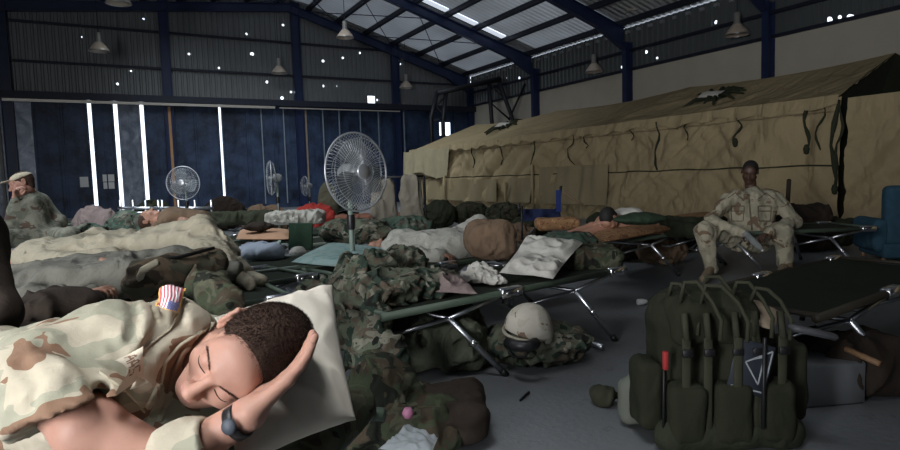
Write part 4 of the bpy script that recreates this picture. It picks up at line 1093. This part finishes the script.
heap('white_sock_bundle','small crumpled off-white cloth lying on the middle cot behind its silver hinge','cloth',[(470,282,.09,.06),(484,281,.08,.08),(497,284,.06,.04),(480,276,.08,.08)],ZC,whitec,43,.022,res=.006,s=14)
a=atz(500,277,ZC+.01); b=atz(552,279,ZC+.01)
tag(pillow('pillow',[atz(499,273,ZC+.05),atz(553,279,ZC+.03),V(583,243,4.35),V(527,236,4.55)],.04,whitec,7,60,amp=.038,s=6),'flat rumpled white pillow at the far end of the middle cot','pillow')
# cots behind
p,q=atz(408,271,.43),atz(513,255,.43); cotrail('cot with green rail beneath the pale grey sleeper right of the fan',p-(q-p)*.35,q+(q-p)*.25)
p,q=atz(232,289.5,.43),atz(300,278.5,.43); d=(q-p)/np.linalg.norm(q-p); cotrail('cot with green rail left of the camouflage heap, beneath the raised tan knee',q+d*.1-d*1.9,q+d*.1)
cot('cot beneath the drab grey sleeper behind the sleeping soldier',V(95,290,3.25),AN-.1)
cot('cot under the brown-shirted sleeper behind the raised tan knee',V(178,224,6.1),AN-.2)
# ---- more cots in the rows
def cotat(label,px,py,**k):    # centre of the bed seen at this pixel
    c=atz(px,py,.43); return cot(label,c,AN+k.get('a',0))
cotat('cot under the bare-chested sleeper and the orange patterned mat',655,231,a=.0)
cot('cot the seated soldier in desert uniform sits on',V(768,240,6.65),-.42)
p,q=atz(816,319,.43),atz(897,290,.43); d=(q-p)/np.linalg.norm(q-p); dc=cotrail('dark cot at the right edge behind the big rucksack',p+d*.0,p+d*2.0)
wp=plain('dark_brown_pole',(.035,.028,.018),.6,0,.2)
for c_ in dc.children:
    if c_.name.startswith(('side_rail','end_bar')): c_.material_slots[0].link='OBJECT'; c_.material_slots[0].material=wp
cotat('cot with a pale teal floral mattress behind the big fan',347,256)
cotat('low cot with a peach foam pad on it, left of the green towel',258,237)
cotat('cot under the two woodland sleeping bags beyond the teal mattress',372,236)
cotat('far cot row bed left, under the mauve pillow before the bright door gaps',95,222)
cotat('far cot at the middle left, under the long dark green bedroll',222,222)
cotat('cot at the left edge the man in the tan cap sits on',42,240,a=.2)
# orange mat
def slab(name,label,cat,quad,th,mat,zs,seed=0,amp=.006,n=40):
    P=[atz(x,y,zs) for x,y in quad]; o=pillow(name,P,th,mat,seed,n,amp=amp,s=7,pin=.0); tag(o,label,cat); return o
orange=camo('orange_patterned_mat',(.36,.20,.10),[((.20,.09,.045),.56,1.),((.50,.30,.14),.62,1.4)],scale=22,wsc=6,wst=.3,wd=.01)
slab('sleeping_mat','orange patterned mat with rolled edge under the bare-chested sleeper','mat',[(592,244),(712,221),(712,212),(596,230)],.06,orange,.50)
B('rolled_mat','rolled end of orange patterned mat left of the bare-chested sleeper','mat',560,231,.47,44,14,.3,orange,3,amp=.01,s=4)
slab('mattress','thin teal floral mattress on a cot behind the big fan','mattress',[(291,262),(352,267),(404,252),(330,243)],.045,teal,.49,n=30)
slab('foam_pad','peach foam pad with pale edge on a cot left of the green towel','pad',[(236,239),(288,239),(292,230),(240,230)],.045,peach,.50,n=24)
# cot goods
B('dark_bag','dark bag lying on the peach foam pad','bag',255,233,.55,32,11,.3,darkb,4,shape='ell')
B('white_shirt','crumpled white shirts on the cot beyond the peach foam pad','clothing',293,225,.46,56,14,.5,greyuni,5,amp=.07,s=8)
B('pillow','blue-white pillow below the end of the peach foam pad','pillow',253,266,.40,52,24,.35,bluew,6,shape='ell',amp=.03)
B('pillow','small grey-white pillow peeking out below the green towel','pillow',297,260,.40,20,14,.2,whitec,7,shape='ell')
def hang(name,label,cat,x0,x1,yt,yb,Z,mat,th=.03,seed=0,par=None,fold=.05):
    a,b,c,d=V(x0,yb,Z),V(x1,yb,Z),V(x1,yt,Z),V(x0,yt,Z)
    nv=nrm(np.cross(b-a,d-a))
    def fn(u,v,s=1): 
        P=a*((1-u)*(1-v))[:,None]+b*(u*(1-v))[:,None]+c*(u*v)[:,None]+d*((1-u)*v)[:,None]
        Q=np.stack([u*np.linalg.norm(b-a)*9,v*1.2,0*u+seed],1)
        return P+nv*((vnoise(Q,seed)*fold+s*th/2)*(1-.3*v))[:,None]
    n=26; P,f,_=grid(fn,n,n); P2,_,_=grid(lambda u,v: fn(u,v,-1),n,n); N=n*n
    f=list(f)+[tuple(k+N for k in q[::-1]) for q in f]
    bd=[i*n for i in range(n)]+[(n-1)*n+j for j in range(1,n)]+[i*n+n-1 for i in range(n-2,-1,-1)]+[j for j in range(n-2,0,-1)]
    f+= [(bd[(i+1)%len(bd)],bd[i],bd[i]+N,bd[(i+1)%len(bd)]+N) for i in range(len(bd))]
    o=mesh(name,np.concatenate([P,P2]),f,mat,par)
    if par is None: recentre(o); tag(o,label,cat)
    return o
hang('towel','dark green towel hanging from the end of a cot beside the teal mattress','towel',288,313,223,250,5.5,greenc,.03,2)
# woodland sleeping bags past the teal mattress
B('sleeping_bag','left of two woodland camouflage bedrolls beyond the teal mattress','sleeping bag',352,246,.46,76,27,.55,wood,11,amp=.05,shape='ell')
B('sleeping_bag','right of two woodland camouflage bedrolls beyond the teal mattress','sleeping bag',404,241,.46,62,24,.5,wood2,12,amp=.05,shape='ell')
B('blanket','dull reddish blanket along the back of the woodland bedrolls','blanket',370,222,.46,70,8,.4,cloth('dull_red_cloth',(.20,.09,.06)),13)
B('red_cloth','bright red cloth heap seen left of the big fan pole','cloth',312,213,.46,44,10,.5,redc,14,amp=.05,shape='ell',ground=True)
B('duffel_bag','tall tan sack standing just left of the big fan','sack',327,216,.3,20,38,.35,cloth('sand_sack',(.17,.16,.11)),15,shape='ell',ground=True)
B('duffel_bag','olive bundle right of the tall tan sack','bundle',345,214,.3,26,14,.4,oliveD,16,shape='ell',ground=True)
# clothing line with two jackets
line=root('clothes_stand','dark metal stand with a cross rail that two jackets hang from','clothes stand',tuple(atz(398,240,0)),world=True)
Zj=8.3; a,b=V(372,178,Zj),V(424,176,Zj)
for e in(a,b): MB().tube([e,(e[0],e[1],.0)],.02,8).o('post',blacks,line)
MB().tube([a,b],.018,8).o('rail',blacks,line)
def jacket(label,px,yt,yb,w,mat,seed):
    k=Zj/F; c=V(px,(yt+yb)/2,Zj-.02); hh=(yb-yt)*k/2; ww=w*k/2
    P=[ell(c,(ww*.85,.07,hh*.9),RV),cap(c+z0*hh*.75-r0*ww*.6,c-z0*hh*.35-r0*ww*1.0,.065,.055),cap(c+z0*hh*.75+r0*ww*.6,c-z0*hh*.45+r0*ww*1.0,.065,.055),cap(c+z0*hh*.85-r0*ww*.5,c+z0*hh*.85+r0*ww*.5,.06)]
    v,f=snet(disp(U(P,.05),lambda X:folds(X,5,.03,seed,(1.6,1.6,.6))),.016); o=recentre(mesh('hanging_jacket',v,f,mat)); tag(o,label,'jacket','jackets on the clothes stand')
jmat=cloth('grey_tan_uniform',(.22,.20,.16),sc=9,st=.5)
jacket('left of two grey-tan jackets hanging beside the big fan',384,180,228,19,jmat,21)
jacket('right and longer of two grey-tan jackets hanging beside the big fan',411,176,232,17,jmat,22)
# clutter by the tent foot
for i,(px,pyb,w,h,mt,lb) in enumerate([(440,222,34,20,oliveD,'dark olive kit bag at the tent foot right of the hanging jackets'),(472,220,40,16,wooddk,'camouflage kit bag at the tent foot behind the brown bundle'),(505,222,36,18,wooddk,'camouflage kit bag at the tent foot left of the folding chair'),(532,232,40,14,oliveD,'dark olive kit bag below the folding chair'),(520,240,36,14,brownc,'brown kit bag between the brown bundle and the folding chair'),(625,218,70,8,oliveD,'dark green bundle behind the bare-chested sleeper')]):
    B('kit_bag',lb,'bag',px,pyb+ (6 if i<5 else 0),.02 if i<5 else .3,w,h+ (10 if i<5 else 0),.5,mt,30+i,amp=.05,group='kit bags along the tent foot',shape='ell',ground=True)
B('brown_bundle','brown cloth bundle at the feet of the pale grey sleeper','bundle',492,262,.45,50,44,.40,brownc,37,amp=.03)
pp=V(478,226,4.95); tag(pillow('paper_pad',[pp+r0*-.07-f0*.06-z0*.02,pp+r0*.09-f0*.04,pp+r0*.08+f0*.08+z0*.03,pp-r0*.06+f0*.06+z0*.02],.008,plain('pale_pink_paper',(.55,.42,.40)),1,10,amp=.001),'small pale pink pad on top of the brown bundle','pad')
B('sleeping_bag','rolled dark green sleeping bag behind the bare-chested sleeper','sleeping bag',645,226,.62,56,13,.3,cloth('dark_green_nylon',(.03,.05,.03)),38,shape='ell')
B('pillow','grey-white pillow behind the rolled dark green sleeping bag','pillow',632,219,.62,30,11,.3,whitec,39,shape='ell')
B('camouflage_clothing','green camouflage clothing bundled at the end of the middle cot beyond the pillow','clothing',592,274,.40,66,26,.5,wooddk,40,amp=.06)
B('camouflage_clothing','camouflage clothing heap just beyond the white pillow','clothing',574,252,.46,60,18,.5,wood2,44,amp=.06,shape='ell')
B('kit_bag','tan and brown kit bag below the orange mat cot','bag',668,266,.01,48,30,.4,brownc,45,amp=.05,group='kit bags under the orange mat cot',shape='ell')
B('kit_bag','dark kit bag below the left end of the orange mat cot','bag',628,262,.01,50,24,.4,darkb,46,amp=.05,group='kit bags under the orange mat cot',shape='ell')
B('boot','single tan boot lying beside the leg of the orange mat cot','boot',668,266,.01,14,8,.12,leather,47,amp=.01,res=.01,shape='ell')
# dark packs behind the seated soldier
for i,(px,pyb,w,h,lb) in enumerate([(812,252,50,52,'tall dark rucksack right behind the seated soldier'),(842,250,44,34,'dark lumpy pack between the tall rucksack and the blue armchair'),(688,252,26,26,'dark pack at the left elbow side of the seated soldier')]):
    B('rucksack',lb,'rucksack',px,pyb,.01,w,h,.4,oliveD if i else darkb,50+i,amp=.05,group='dark packs by the tent')
o=MB().tube([atz(798,255,0)+f0*.3,V(789,180,7.2)],.025,8).o('shovel',darkb); recentre(o); tag(o,'dark handle leaning up against the tent behind the seated soldier','tool')
# blue armchair
ac=root('armchair','blue upholstered armchair at the right edge before the tent','armchair',tuple(atz(918,262,0)),YAW*-1.); ac.scale=(.85,.85,.85)
w_=.40
def rb(name,c,h,rd,mat,par,seed=0): 
    v,f=snet(disp(rbox(c,h,rd),lambda X:folds(X,5,.008,seed)),.016); return mesh(name,v,f,mat,par)
rb('backrest',(0.08,.0,.62),(.34,.10,.40),.07,bluechair,ac,1); rb('seat_cushion',(.08,-.35,.34),(.28,.32,.10),.06,bluechair,ac,2); rb('base_frame',(.08,-.25,.16),(.38,.40,.10),.04,bluechair,ac,3)
rb('armrest',(-.30,-.28,.36),(.09,.38,.22),.08,bluechair,ac,4); rb('armrest',(.46,-.28,.36),(.09,.38,.22),.08,bluechair,ac,5)
for x in(-.26,.42):
    for y in(-.58,.05): MB().tube([(x,y,0),(x,y,.08)],.025,8).o('foot',woodm,ac)
ac.rotation_euler=(0,0,-YAW+2.9)
# navy folding chair with upright frame
fc_=root('folding_chair','collapsed navy folding camp chair with a blue strap sticking up, before the tent','folding chair',tuple(atz(540,245,0)),world=True)
def T(name,pts,r,m,n=7): return MB().tube([V(*p) for p in pts],r,n).o(name,m,fc_)
T('frame_tube',[(556,226,7.6),(561,186,7.6)],.018,blackp); T('frame_tube',[(520,212,7.7),(560,238,7.4)],.015,blackp); T('frame_tube',[(560,205,7.7),(525,238,7.4)],.015,blackp); T('frame_tube',[(522,206,7.7),(522,240,7.6)],.015,blackp)
hang('chair_back','','',556,561,190,212,7.55,cloth('blue_strap',(.02,.035,.13)),.03,5,fc_,.02)
hang('chair_seat','','',523,560,209,221,7.6,navy,.05,6,fc_,.10); T('strap',[(563,192,7.55),(573,199,7.55),(583,205,7.5)],.014,brownc)
T('arm_bracket',[(519,212,7.6),(519,203,7.6)],.02,blackp)
# ---- helmet on its camouflage bag
B('kit_bag','woodland camouflage bag on the floor under the middle cot, helmet resting on it','bag',540,372,.01,118,44,.40,wood,60,amp=.04,shape='ell',res=.01)
hp=V(528,326,3.32); hz=nrm(z0*.93-r0*.10-f0*.34); hy=nrm(-r0*.75-f0*.6); HB=headbasis(hy,hz)
hm_=root('helmet','combat helmet with pale desert cloth cover lying on the camouflage bag under the cot','helmet',tuple(hp),world=True)
sh=cut(half(U([ell((0,0,0),(.118,.142,.130)),ell((0,-.035,-.05),(.122,.115,.07))],.05),(0,.0,-.055),(0,.35,-1)),U([ell((0,0,-.01),(.106,.130,.118)),cap((0,-.02,-.06),(0,-.02,-.2),.105)],.03),.004)
sh=cut(sh,ell((.118,.01,-.085),(.04,.045,.05)),.01); sh=cut(sh,ell((-.118,.01,-.085),(.04,.045,.05)),.01)
hcov=camo('pale_desert_cover',(.50,.47,.40),[((.44,.41,.34),.52,1),((.17,.11,.075),.615,1.1)],scale=12,wsc=8,wst=.3,wd=.01)
v,f=snet(disp(sh,lambda X:folds(X,12,.002,2),.01),.005); v,f=place((v,f),hp,HB); mesh('shell_cover',v,f,hcov,hm_)
pts=[hp+HB@A([.122*cos(t),.146*sin(t)-.002,-.030+.0*t]) for t in np.linspace(0,2*pi,33)]; MB().tube(pts,.009,6).o('band',plain('helmet_band',(.36,.33,.26),.9,0,.1),hm_)
MB().tube([hp+HB@A([.10,.05,-.05]),hp+HB@A([.07,.07,-.15]),hp+HB@A([0,.08,-.17]),hp+HB@A([-.07,.07,-.14]),hp+HB@A([-.10,.05,-.05])],.008,6).o('chin_strap',blackp,hm_)
# second object under helmet: dark goggles
gg=MB().tube([V(508,343,3.2),V(516,346,3.12),V(528,346,3.1),V(536,343,3.15)],.03,10).o('goggles',blackp); recentre(gg); tag(gg,'black goggles lying in front of the helmet on the camouflage bag','goggles')
# bags under the middle cot
B('duffel_bag','large olive duffel bag pushed under the near end of the middle cot','bag',428,376,.01,112,62,.5,cloth('olive_grey_duffel',(.11,.12,.085),sc=9,st=.9,dist=.05),61,amp=.06,res=.010,s=8)
heap('camouflage_clothing','dark woodland camouflage clothing hanging down beside the sleeping soldier\'s pillow','clothing',[(362,372,.10,.62),(376,388,.10,.50),(352,352,.12,.60),(392,405,.10,.32)],.02,wood,62,.04,s=6)
heap('camouflage_clothing','dark camouflage clothing heaped on the floor in front of the olive duffel bag','clothing',[(400,440,.14,.28),(430,445,.14,.18),(378,450,.14,.36)],.01,wooddk,63,.05,s=6)
o=MB().lathe([(0,-.022),(.014,-.019),(.024,0),(.014,.019),(0,.022)],V(408,413,2.30),14,z0).o('pink_ball',plain('pink_plastic',(.40,.16,.26),.5)); recentre(o); tag(o,'small pink ball in the dark camouflage clothing near the bottom','ball')
pk=pillow('plastic_packet',[V(378,449,2.05),V(432,458,2.02),V(438,438,2.2),V(408,424,2.25)],.012,plain('clear_wrap',(.42,.46,.48),.12,0,.2,30,alpha=.7),3,24,amp=.02,s=14); tag(pk,'crumpled clear plastic packet at the bottom edge of the photo','packet')
# bits on the floor
o=MB().tube([atz(571,345,.03),atz(592,343,.03),atz(603,347,.03)],.018,8).o('metal_bar',steel); recentre(o); tag(o,'short silver metal bar on the floor behind the helmet bag','bar')
bc=MB().lathe([(0,0),(.024,0),(.026,.003),(.026,.05),(.018,.07),(.018,.085),(0,.085)],atz(641,302,.03)-r0*.03,16,nrm(r0+f0*.2)).o('white_jar',whitep); recentre(bc); tag(bc,'small white jar lying on the floor between the middle cot and the rucksack','jar')
o=MB().tube([atz(520,400,.008),atz(529,392,.008)],.006,6).o('twig',blackp); recentre(o); tag(o,'short dark stick on the bare floor below the helmet','stick')
# ---- the big rucksack
bx=atz(722,446,0.); 
rk=root('rucksack','big olive military rucksack with hanging straps standing at the lower right','rucksack',tuple(bx),-YAW); rk.scale=(.84,.84,.92)
def soft_l(name,parts,k,amp,seed,mat,par,res=.012,s=7):
    v,f=snet(disp(U(parts,k),lambda X:folds(X,s,amp,seed,(1,1,.7))),res); return mesh(name,v,f,mat,par)
soft_l('main_bag',[rbox((0,.18,.32),(.27,.16,.30),.10),ell((-.02,.18,.56),(.25,.17,.12)),ell((.10,.16,.30),(.24,.18,.28))],.06,.02,71,oliveR,rk)
soft_l('top_lid',[ell((-.03,.13,.60),(.22,.19,.075)),rbox((-.03,.02,.53),(.20,.05,.08),.04)],.04,.018,72,oliveR,rk)
for x,s_ in((-.19,73),(.02,74),(.22,75)): soft_l('lower_pocket',[rbox((x,-.03,.17),(.085,.075,.13),.04)],.02,.012,s_,oliveR,rk,.010)
for x in(-.20,-.10,.03,.12,.24): 
    q=MB(); q.box((x,-.075 if x!=.03 else -.09,.28),(.019,.006,.22),bev=.003); q.tube([(x,-.05,.60),(x,-.08,.49)],.016,6); o=q.o('strap',strapm,rk)
    m=MB().box((x,-.09,.44),(.024,.008,.016),bev=.004); sub(o,'buckle',m.v,m.f,blackp)
soft_l('side_pouch',[rbox((-.33,.10,.22),(.06,.10,.15),.04)],.02,.012,76,oliveR,rk); soft_l('side_pouch',[rbox((.36,.12,.26),(.07,.10,.18),.04)],.02,.012,77,oliveR,rk)
soft_l('bedroll',[cap((-.26,-.03,.065),(.30,-.03,.065),.068)],.02,.012,78,oliveD,rk)
MB().tube([(-.285,-.03,.44),(-.30,-.06,.10)],.007,6).o('antenna_rod',blackp,rk); rc=MB().box((-.285,-.045,.40),(.012,.012,.04),bev=.004).o('red_clip',plain('red_tape',(.38,.03,.03)),rk); rc['label']='red clip'
m=MB().tube([(.145,-.10,.50),(.13,-.12,.12)],.009,8).o('black_tube',blackp,rk)
for i,(x0,y0,x1,h_) in enumerate([(-.20,.0,-.08,.06),(-.12,-.04,.02,.05),(-.22,.10,-.14,.04),(.05,.02,.16,.05),(-.05,.12,.08,.06),(.12,-.02,.22,.03)]):
    MB().tube([(x0,y0,.64),(x0+.01,y0-.03,.67+h_),((x0+x1)/2,y0-.05,.66+h_*1.2),(x1,y0-.07,.65),(x1+.02,y0-.12,.58),(x1+.01,y0-.13,.50)],.009,6).o('loose_strap',strapm,rk)
# dark card with a pale triangle outline
gc=A([.09,-.085,.37]); Rg=basis([1,-.1,-.25],[.25,0,1]); cd=MB(); cd.box(gc,(.085,.11,.004),Rg,.002); cdo=cd.o('plastic_card',plain('dark_plastic_card',(.03,.035,.045),.3),rk)
m=MB(); 
def bar(m,a,b,w=.006):
    a=A(a,dtype=float);b=A(b,dtype=float); d=b-a; L=np.linalg.norm(d); d/=L; m.box(gc+Rg@A([(a[0]+b[0])/2,(a[1]+b[1])/2,.006*np.sign(Rg[1,2]*-1)]),(w/2,L/2,.001),Rg@A([[d[1],d[0],0],[-d[0],d[1],0],[0,0,1]]))
for a,b in(((-.07,-.09),(.075,-.09)),((.075,-.09),(.075,.09)),((.075,.09),(-.03,.02)),((-.03,.02),(.045,-.06)),((.045,.06),(.045,-.06)),((.0,.04),(.045,.06))): bar(m,a,b)
sub(cdo,'white_lines',m.v,m.f,plain('pale_line',(.35,.38,.40),.5),smooth=False)
# things by the rucksack
B('camouflage_clothing','olive netting and straps draped over the top of the big rucksack','netting',690,440,.50,70,22,.12,olive,80,amp=.03) if False else None
pk=pillow('ration_pouch',[V(727,318,2.36),V(772,330,2.31),V(786,314,2.38),V(745,296,2.46)],.022,cloth('tan_pouch',(.26,.21,.15),sc=8,st=.5,dist=.02),4,26,amp=.008); tag(pk,'tan pouch lying on top of the big rucksack','pouch')
o=MB().lathe([(0,-.04),(.014,-.035),(.016,0),(.014,.03),(.008,.045),(0,.045)],V(757,350,2.35),14,nrm(z0-r0*.4)).o('steel_lighter',chrome); recentre(o); tag(o,'shiny metal cylinder glinting on the right shoulder of the big rucksack','metal cylinder')
cr_=MB(); c=atz(838,412,.0)+f0*.2; cr_.box(c+z0*.10,(.17,.14,.10),RV@rotz(.12),.012); o=cr_.o('white_box',plain('grey_white_board',(.16,.17,.18),.7,0,.1)); recentre(o); tag(o,'plain grey-white box on the floor right of the big rucksack','box')
c=V(813,332,2.2); o=MB().box(c,(.085,.03,.012),RV@A([[cos(.25),0,sin(.25)],[0,1,0],[-sin(.25),0,cos(.25)]]),.01).o('grey_bar',plain('grey_plastic',(.09,.09,.10),.5)); recentre(o); tag(o,'flat grey bar with a round hole lying right of the tan pouch','bar')
o=MB().tube([V(846,349,2.75),V(880,364,2.6)],.014,8).o('wooden_stick',woodm); recentre(o); tag(o,'short tan wooden stick at the right edge above the grey-white box','stick')
# pale canteen and kit left of the rucksack foot
c=atz(636,425,0); v,f=snet(disp(U([rbox(c+z0*.11,(.075,.05,.10),.045,RV),cap(c+z0*.19,c+z0*.24,.022)],.03),lambda X:folds(X,8,.006,4)),.008); o=recentre(mesh('canteen',v,f,cloth('grey_green_canteen',(.16,.17,.14),sc=5,st=.3,dist=.01))); tag(o,'pale grey-green canteen leaning at the left foot of the big rucksack','canteen')
c=atz(603,405,0); v,f=snet(disp(U([ell(c+z0*.05,(.05,.06,.05)),cap(c+z0*.04,c+r0*.12+z0*.05,.018)],.02),lambda X:folds(X,9,.015,6)),.008); o=recentre(mesh('strap_bundle',v,f,strapm)); tag(o,'small dark bundle of straps on the floor left of the pale canteen','strap')
heap('netting','olive net and loose straps piled on the top of the big rucksack','netting',[(672,452,.05,.02)],.50,olive,81,.01) if False else None
# ---- second bag for the dark right corner
B('kit_bag','dark kit bag behind the grey-white box at the right edge','bag',880,400,.01,90,60,.4,darkb,84,amp=.04)
# rolled camouflage bag with zip behind the sleeping soldier
c=V(172,272,2.75); v,f=snet(disp(U([cap(V(142,281,2.6),V(212,262,2.9),.085,.07)],.02),lambda X:folds(X,7,.02,5)),.012); rb_=root('camouflage_bag','brown camouflage bag with a zip behind the sleeping soldier\'s flag shoulder','bag',tuple(c),world=True)
mesh('bag_body',v,f,camo('brown_camouflage',(.16,.12,.08),[((.10,.10,.07),.52,1.),((.05,.04,.03),.6,1.1)],scale=8,wsc=8,wst=.5,wd=.03),rb_)
MB().tube([V(140,270,2.58),V(150,262,2.6),V(180,257,2.7),V(214,248,2.85)],.009,6).o('zip',blackp,rb_); MB().tube([V(138,282,2.53),V(143,270,2.5),V(158,262,2.5)],.016,6).o('piping',tancl,rb_)
c=V(222,300,2.2); v,f=snet(disp(U([ell(V(210,290,2.2),(.06,.09,.06)),ell(V(226,308,2.1),(.05,.09,.07)),ell(V(204,282,2.4),(.08,.10,.06))],.05),lambda X:folds(X,7,.03,5)),.012); o=recentre(mesh('camouflage_clothing',v,f,wooddk)); tag(o,'dark camouflage clothing between the flag shoulder and the cot behind','clothing')
# far left clutter
for a in [('mauve_bundle','mauve-brown bundle on a far cot before the brightest door gap','bundle',90,224,.46,46,20,pinkg,'ell'),('camouflage_clothing','green camouflage bundle right of the mauve-brown one','clothing',120,228,.46,44,18,wood2,'ell'),
 ('camouflage_clothing','green camouflage blanket beside the man in the tan cap','clothing',78,246,.46,70,22,wood2,'ell'),('bedroll','long dark green bedroll on the far cot at middle left','bedroll',228,226,.46,90,14,oliveD,'box'),
 ('dark_pack','black pack standing left of the side-on fan','pack',222,212,.46,44,16,darkb,'ell'),('camouflage_clothing','dark camouflage heap below the round fan at the left','clothing',150,222,.3,44,24,wooddk,'ell'),
 ('brown_blanket','near-black brown blanket at the left behind the sleeping soldier','blanket',30,330,.50,84,36,darkb,'ell'),('tan_cloth','pale tan cloth heap left of the green camouflage blanket','cloth',95,254,.46,60,12,tancl,'ell'),
 ('kit_bag','camouflage kit bag on the floor below the woodland bedrolls','bag',330,245,.2,50,20,wooddk,'ell'),('clothing_heap','small pile of brown and tan clothes below the side-on fan','clothing',262,216,.46,50,12,brownc,'ell')]:
    nm,lb,ct,px,pyb,zs,w,h,mt,shp=a; B(nm,lb,ct,px,pyb,zs,w,h,.4,mt,int(px),amp=.05,shape=shp,ground=nm not in('bedroll','tan_cloth','brown_blanket'))
# silver cot frames standing by the doors
for x0,y0,x1,y1,Z in((118,214,160,202,11),(160,214,213,203,11)):
    r_=root('cot_frame','folded silver cot frame %s of the two by the hangar doors'%('left' if x0<150 else 'right'),'cot frame',tuple(V((x0+x1)/2,214,Z)*A([1,1,0])),world=True)
    MB().tube([V(x0,y0-6,Z),V(x1,y0-6,Z)],.03,6).o('rail',steel,r_); MB().tube([V(x0,y0-1,Z-.5),V(x1,y0-1,Z-.5)],.03,6).o('rail',steel,r_)
    for x in np.linspace(x0+2,x1-2,4): p=V(x,y0-14,Z); MB().tube([p,(p[0],p[1],0)],.025,6).o('post',steel,r_)
# added crates, unseen, placed left of the camera to shade the rucksack
for i,(x,y,z) in enumerate([(-1.2,-.36,0),(-1.6,-1.25,0),(-1.2,-.36,.8),(-1.6,-1.25,.8),(-1.4,-.8,1.6)]):
    c=root('shade_crate','dark wooden packing crate in the stack near the doorway, '+['lower left','lower right','middle left','middle right','topmost'][i],'crate',(x,y,z),1.1,group='packing crates near the doorway')
    MB().box((0,0,.4),(.42,.36,.39),bev=.01).o('box_body',plain('dark_crate',(.05,.045,.03)),c)
    for k in(-.3,.3): MB().box((k,0,.4),(.04,.375,.399),bev=.004).o('batten',plain('dark_crate',(.05,.045,.03)),c)
# ============================================================ FANS
cagem=plain('grey_wire',(.55,.57,.6),.35,.6,.1); blade=plain('grey_plastic_blade',(.22,.25,.27),.25,0,.1,alpha=.55); fpole=plain('pale_green_pole',(.20,.26,.22),.5,0,.1); fwm=plain('fan_motor',(.30,.32,.33),.5)
def fan(label,px,py,Z,R,face,pole_to=0.,pm=fpole,nw=64):
    c=V(px,py,Z); n=nrm(face); o=root('pedestal_fan',label,'fan',(c[0],c[1],0),world=True,group=None)
    u=nrm(np.cross(n,z0)); w=np.cross(n,u)
    # base and pole stand behind the cage
    b=c-n*.10; 
    MB().lathe([(0,.0),(.25,.0),(.25,.015),(.06,.04),(.03,.07),(0,.07)],(b[0],b[1],0),26).o('base',pm,o)
    MB().tube([(b[0],b[1],.05),(b[0],b[1],c[2]-.02)],.021,10).o('pole',pm,o); MB().lathe([(.03,0),(.034,.02),(.034,.10),(.03,.12)],(b[0],b[1],max(.5,c[2]-R-.15)),14).o('height_collar',blackp,o)
    MB().lathe([(0,-.20),(.05,-.19),(.075,-.14),(.075,-.05),(.05,-.03),(0,-.03)],c,20,n).o('motor_housing',fwm,o)
    for nm,sg in(('front_guard',1),('rear_guard',-1)):
        m=MB(); dpt=.075
        for k in range(nw):
            a=2*pi*k/nw; d=u*cos(a)+w*sin(a); a2=a+.25*sg; d2=u*cos(a2)+w*sin(a2)
            m.tube([c+n*sg*dpt+d2*.055,c+n*sg*(dpt+.004)+(d*.4+d2*.6)*R*.5,c+n*sg*dpt*.75+d*R*.85,c+d*R],.0014,4,False)
        for rr,zz in((R*.33,1.02),(R*.62,.96),(R*.85,.76)): m.ring(c+n*sg*dpt*zz,n,rr,.0016,48,4)
        m.o(nm,cagem,o)
    MB().ring(c,n,R,.008,56,8).o('rim',cagem,o)
    MB().lathe([(.0,.085),(.05,.085),(.06,.078),(.06,.07)],c,24,n).o('badge',cagem,o)
    MB().lathe([(0,.045),(.03,.04),(.035,-.03)],c,16,n).o('hub',fwm,o)
    for k in range(3):
        a0=2*pi*k/3+.5; V_=[];F_=[]; nn=9
        for i in range(nn):
            r_=.03+(R*.84-.03)*i/(nn-1); wd=.28+.42*sin(pi*min(1,i/(nn-1)*.9)); 
            for j in range(7):
                t_=(j/6-.5)*2*wd; a=a0+t_+.3*i/(nn-1); V_.append(c+(u*cos(a)+w*sin(a))*r_+n*(-.035*t_/wd*(.6+.4*i/nn)))
        for i in range(nn-1):
            for j in range(6): F_.append((i*7+j,(i+1)*7+j,(i+1)*7+j+1,i*7+j+1))
        N=len(V_); V_+= [q-n*.004 for q in V_]; F_+= [tuple(q+N for q in f_[::-1]) for f_ in F_]
        mesh('blade',V_,F_,blade,o)
    MB().tube([b-z0*.02,A(b)-z0*.35-u*.02,A(b)-z0*.75-u*.03],.006,5).o('power_cord',whitep,o)
    return o
fan('large pedestal fan with wire cage on a pale green pole, centre of the photo',357,172,4.75,.31,-f0*.70+r0*.80+z0*.03)
fan('round pedestal fan facing the camera at the left before the hangar doors',183,183,10.5,.29,-f0+r0*.02,nw=48)
fan('pedestal fan seen nearly side-on in front of the blue doors',271,178,10.8,.31,-r0*.95-f0*.3,nw=48)
fan('small far fan just left of the big fan, before the pale door strip',305,186,16,.26,-r0*.85-f0*.5,nw=32)

cotat('far cot with the bright red cloth left of the big fan',306,211)
cotat('far cot the dark pack left of the side-on fan lies on',235,210)
B('duffel_bag','dark duffel bag under the blue-white pillow by the peach foam pad','bag',253,263,.02,56,20,.35,oliveD,91,shape='box',ground=True) if False else None

B('kit_bag','near-black bag added over the shaded floor at the bottom, right of the camouflage clothing and pink ball','bag',448,452,.01,74,50,.4,darkb,95,amp=.04)  # dark bag added where cots shade the floor
B('duffel_bag','dark duffel bag on the floor supporting the blue-white pillow','bag',253,270,.01,60,20,.35,oliveD,97,shape='box') if False else None
area('doorway_daylight',(LX+.1,(DY0+DY1)/2,2.05),(2,(DY0+DY1)/2+3.4,.7),2.8,3.8,1000,(.97,.98,1))
area('added_fill_near',(-2.2,-.2,roofz(-2)-.5),(-.2,1.2,0),2.5,2.5,32,(.95,.97,1),32)  # area lamp added above the foreground to brighten pillow and cots
area('rooflight_left',(-3.5,9,roofz(-3.5)-.5),(-2.4,9.5,0),4,9,460,(.86,.93,1),100)
area('rooflight_far',(4,20,roofz(4)-.6),(6,22,0),8,5,430,(.85,.93,1),120)
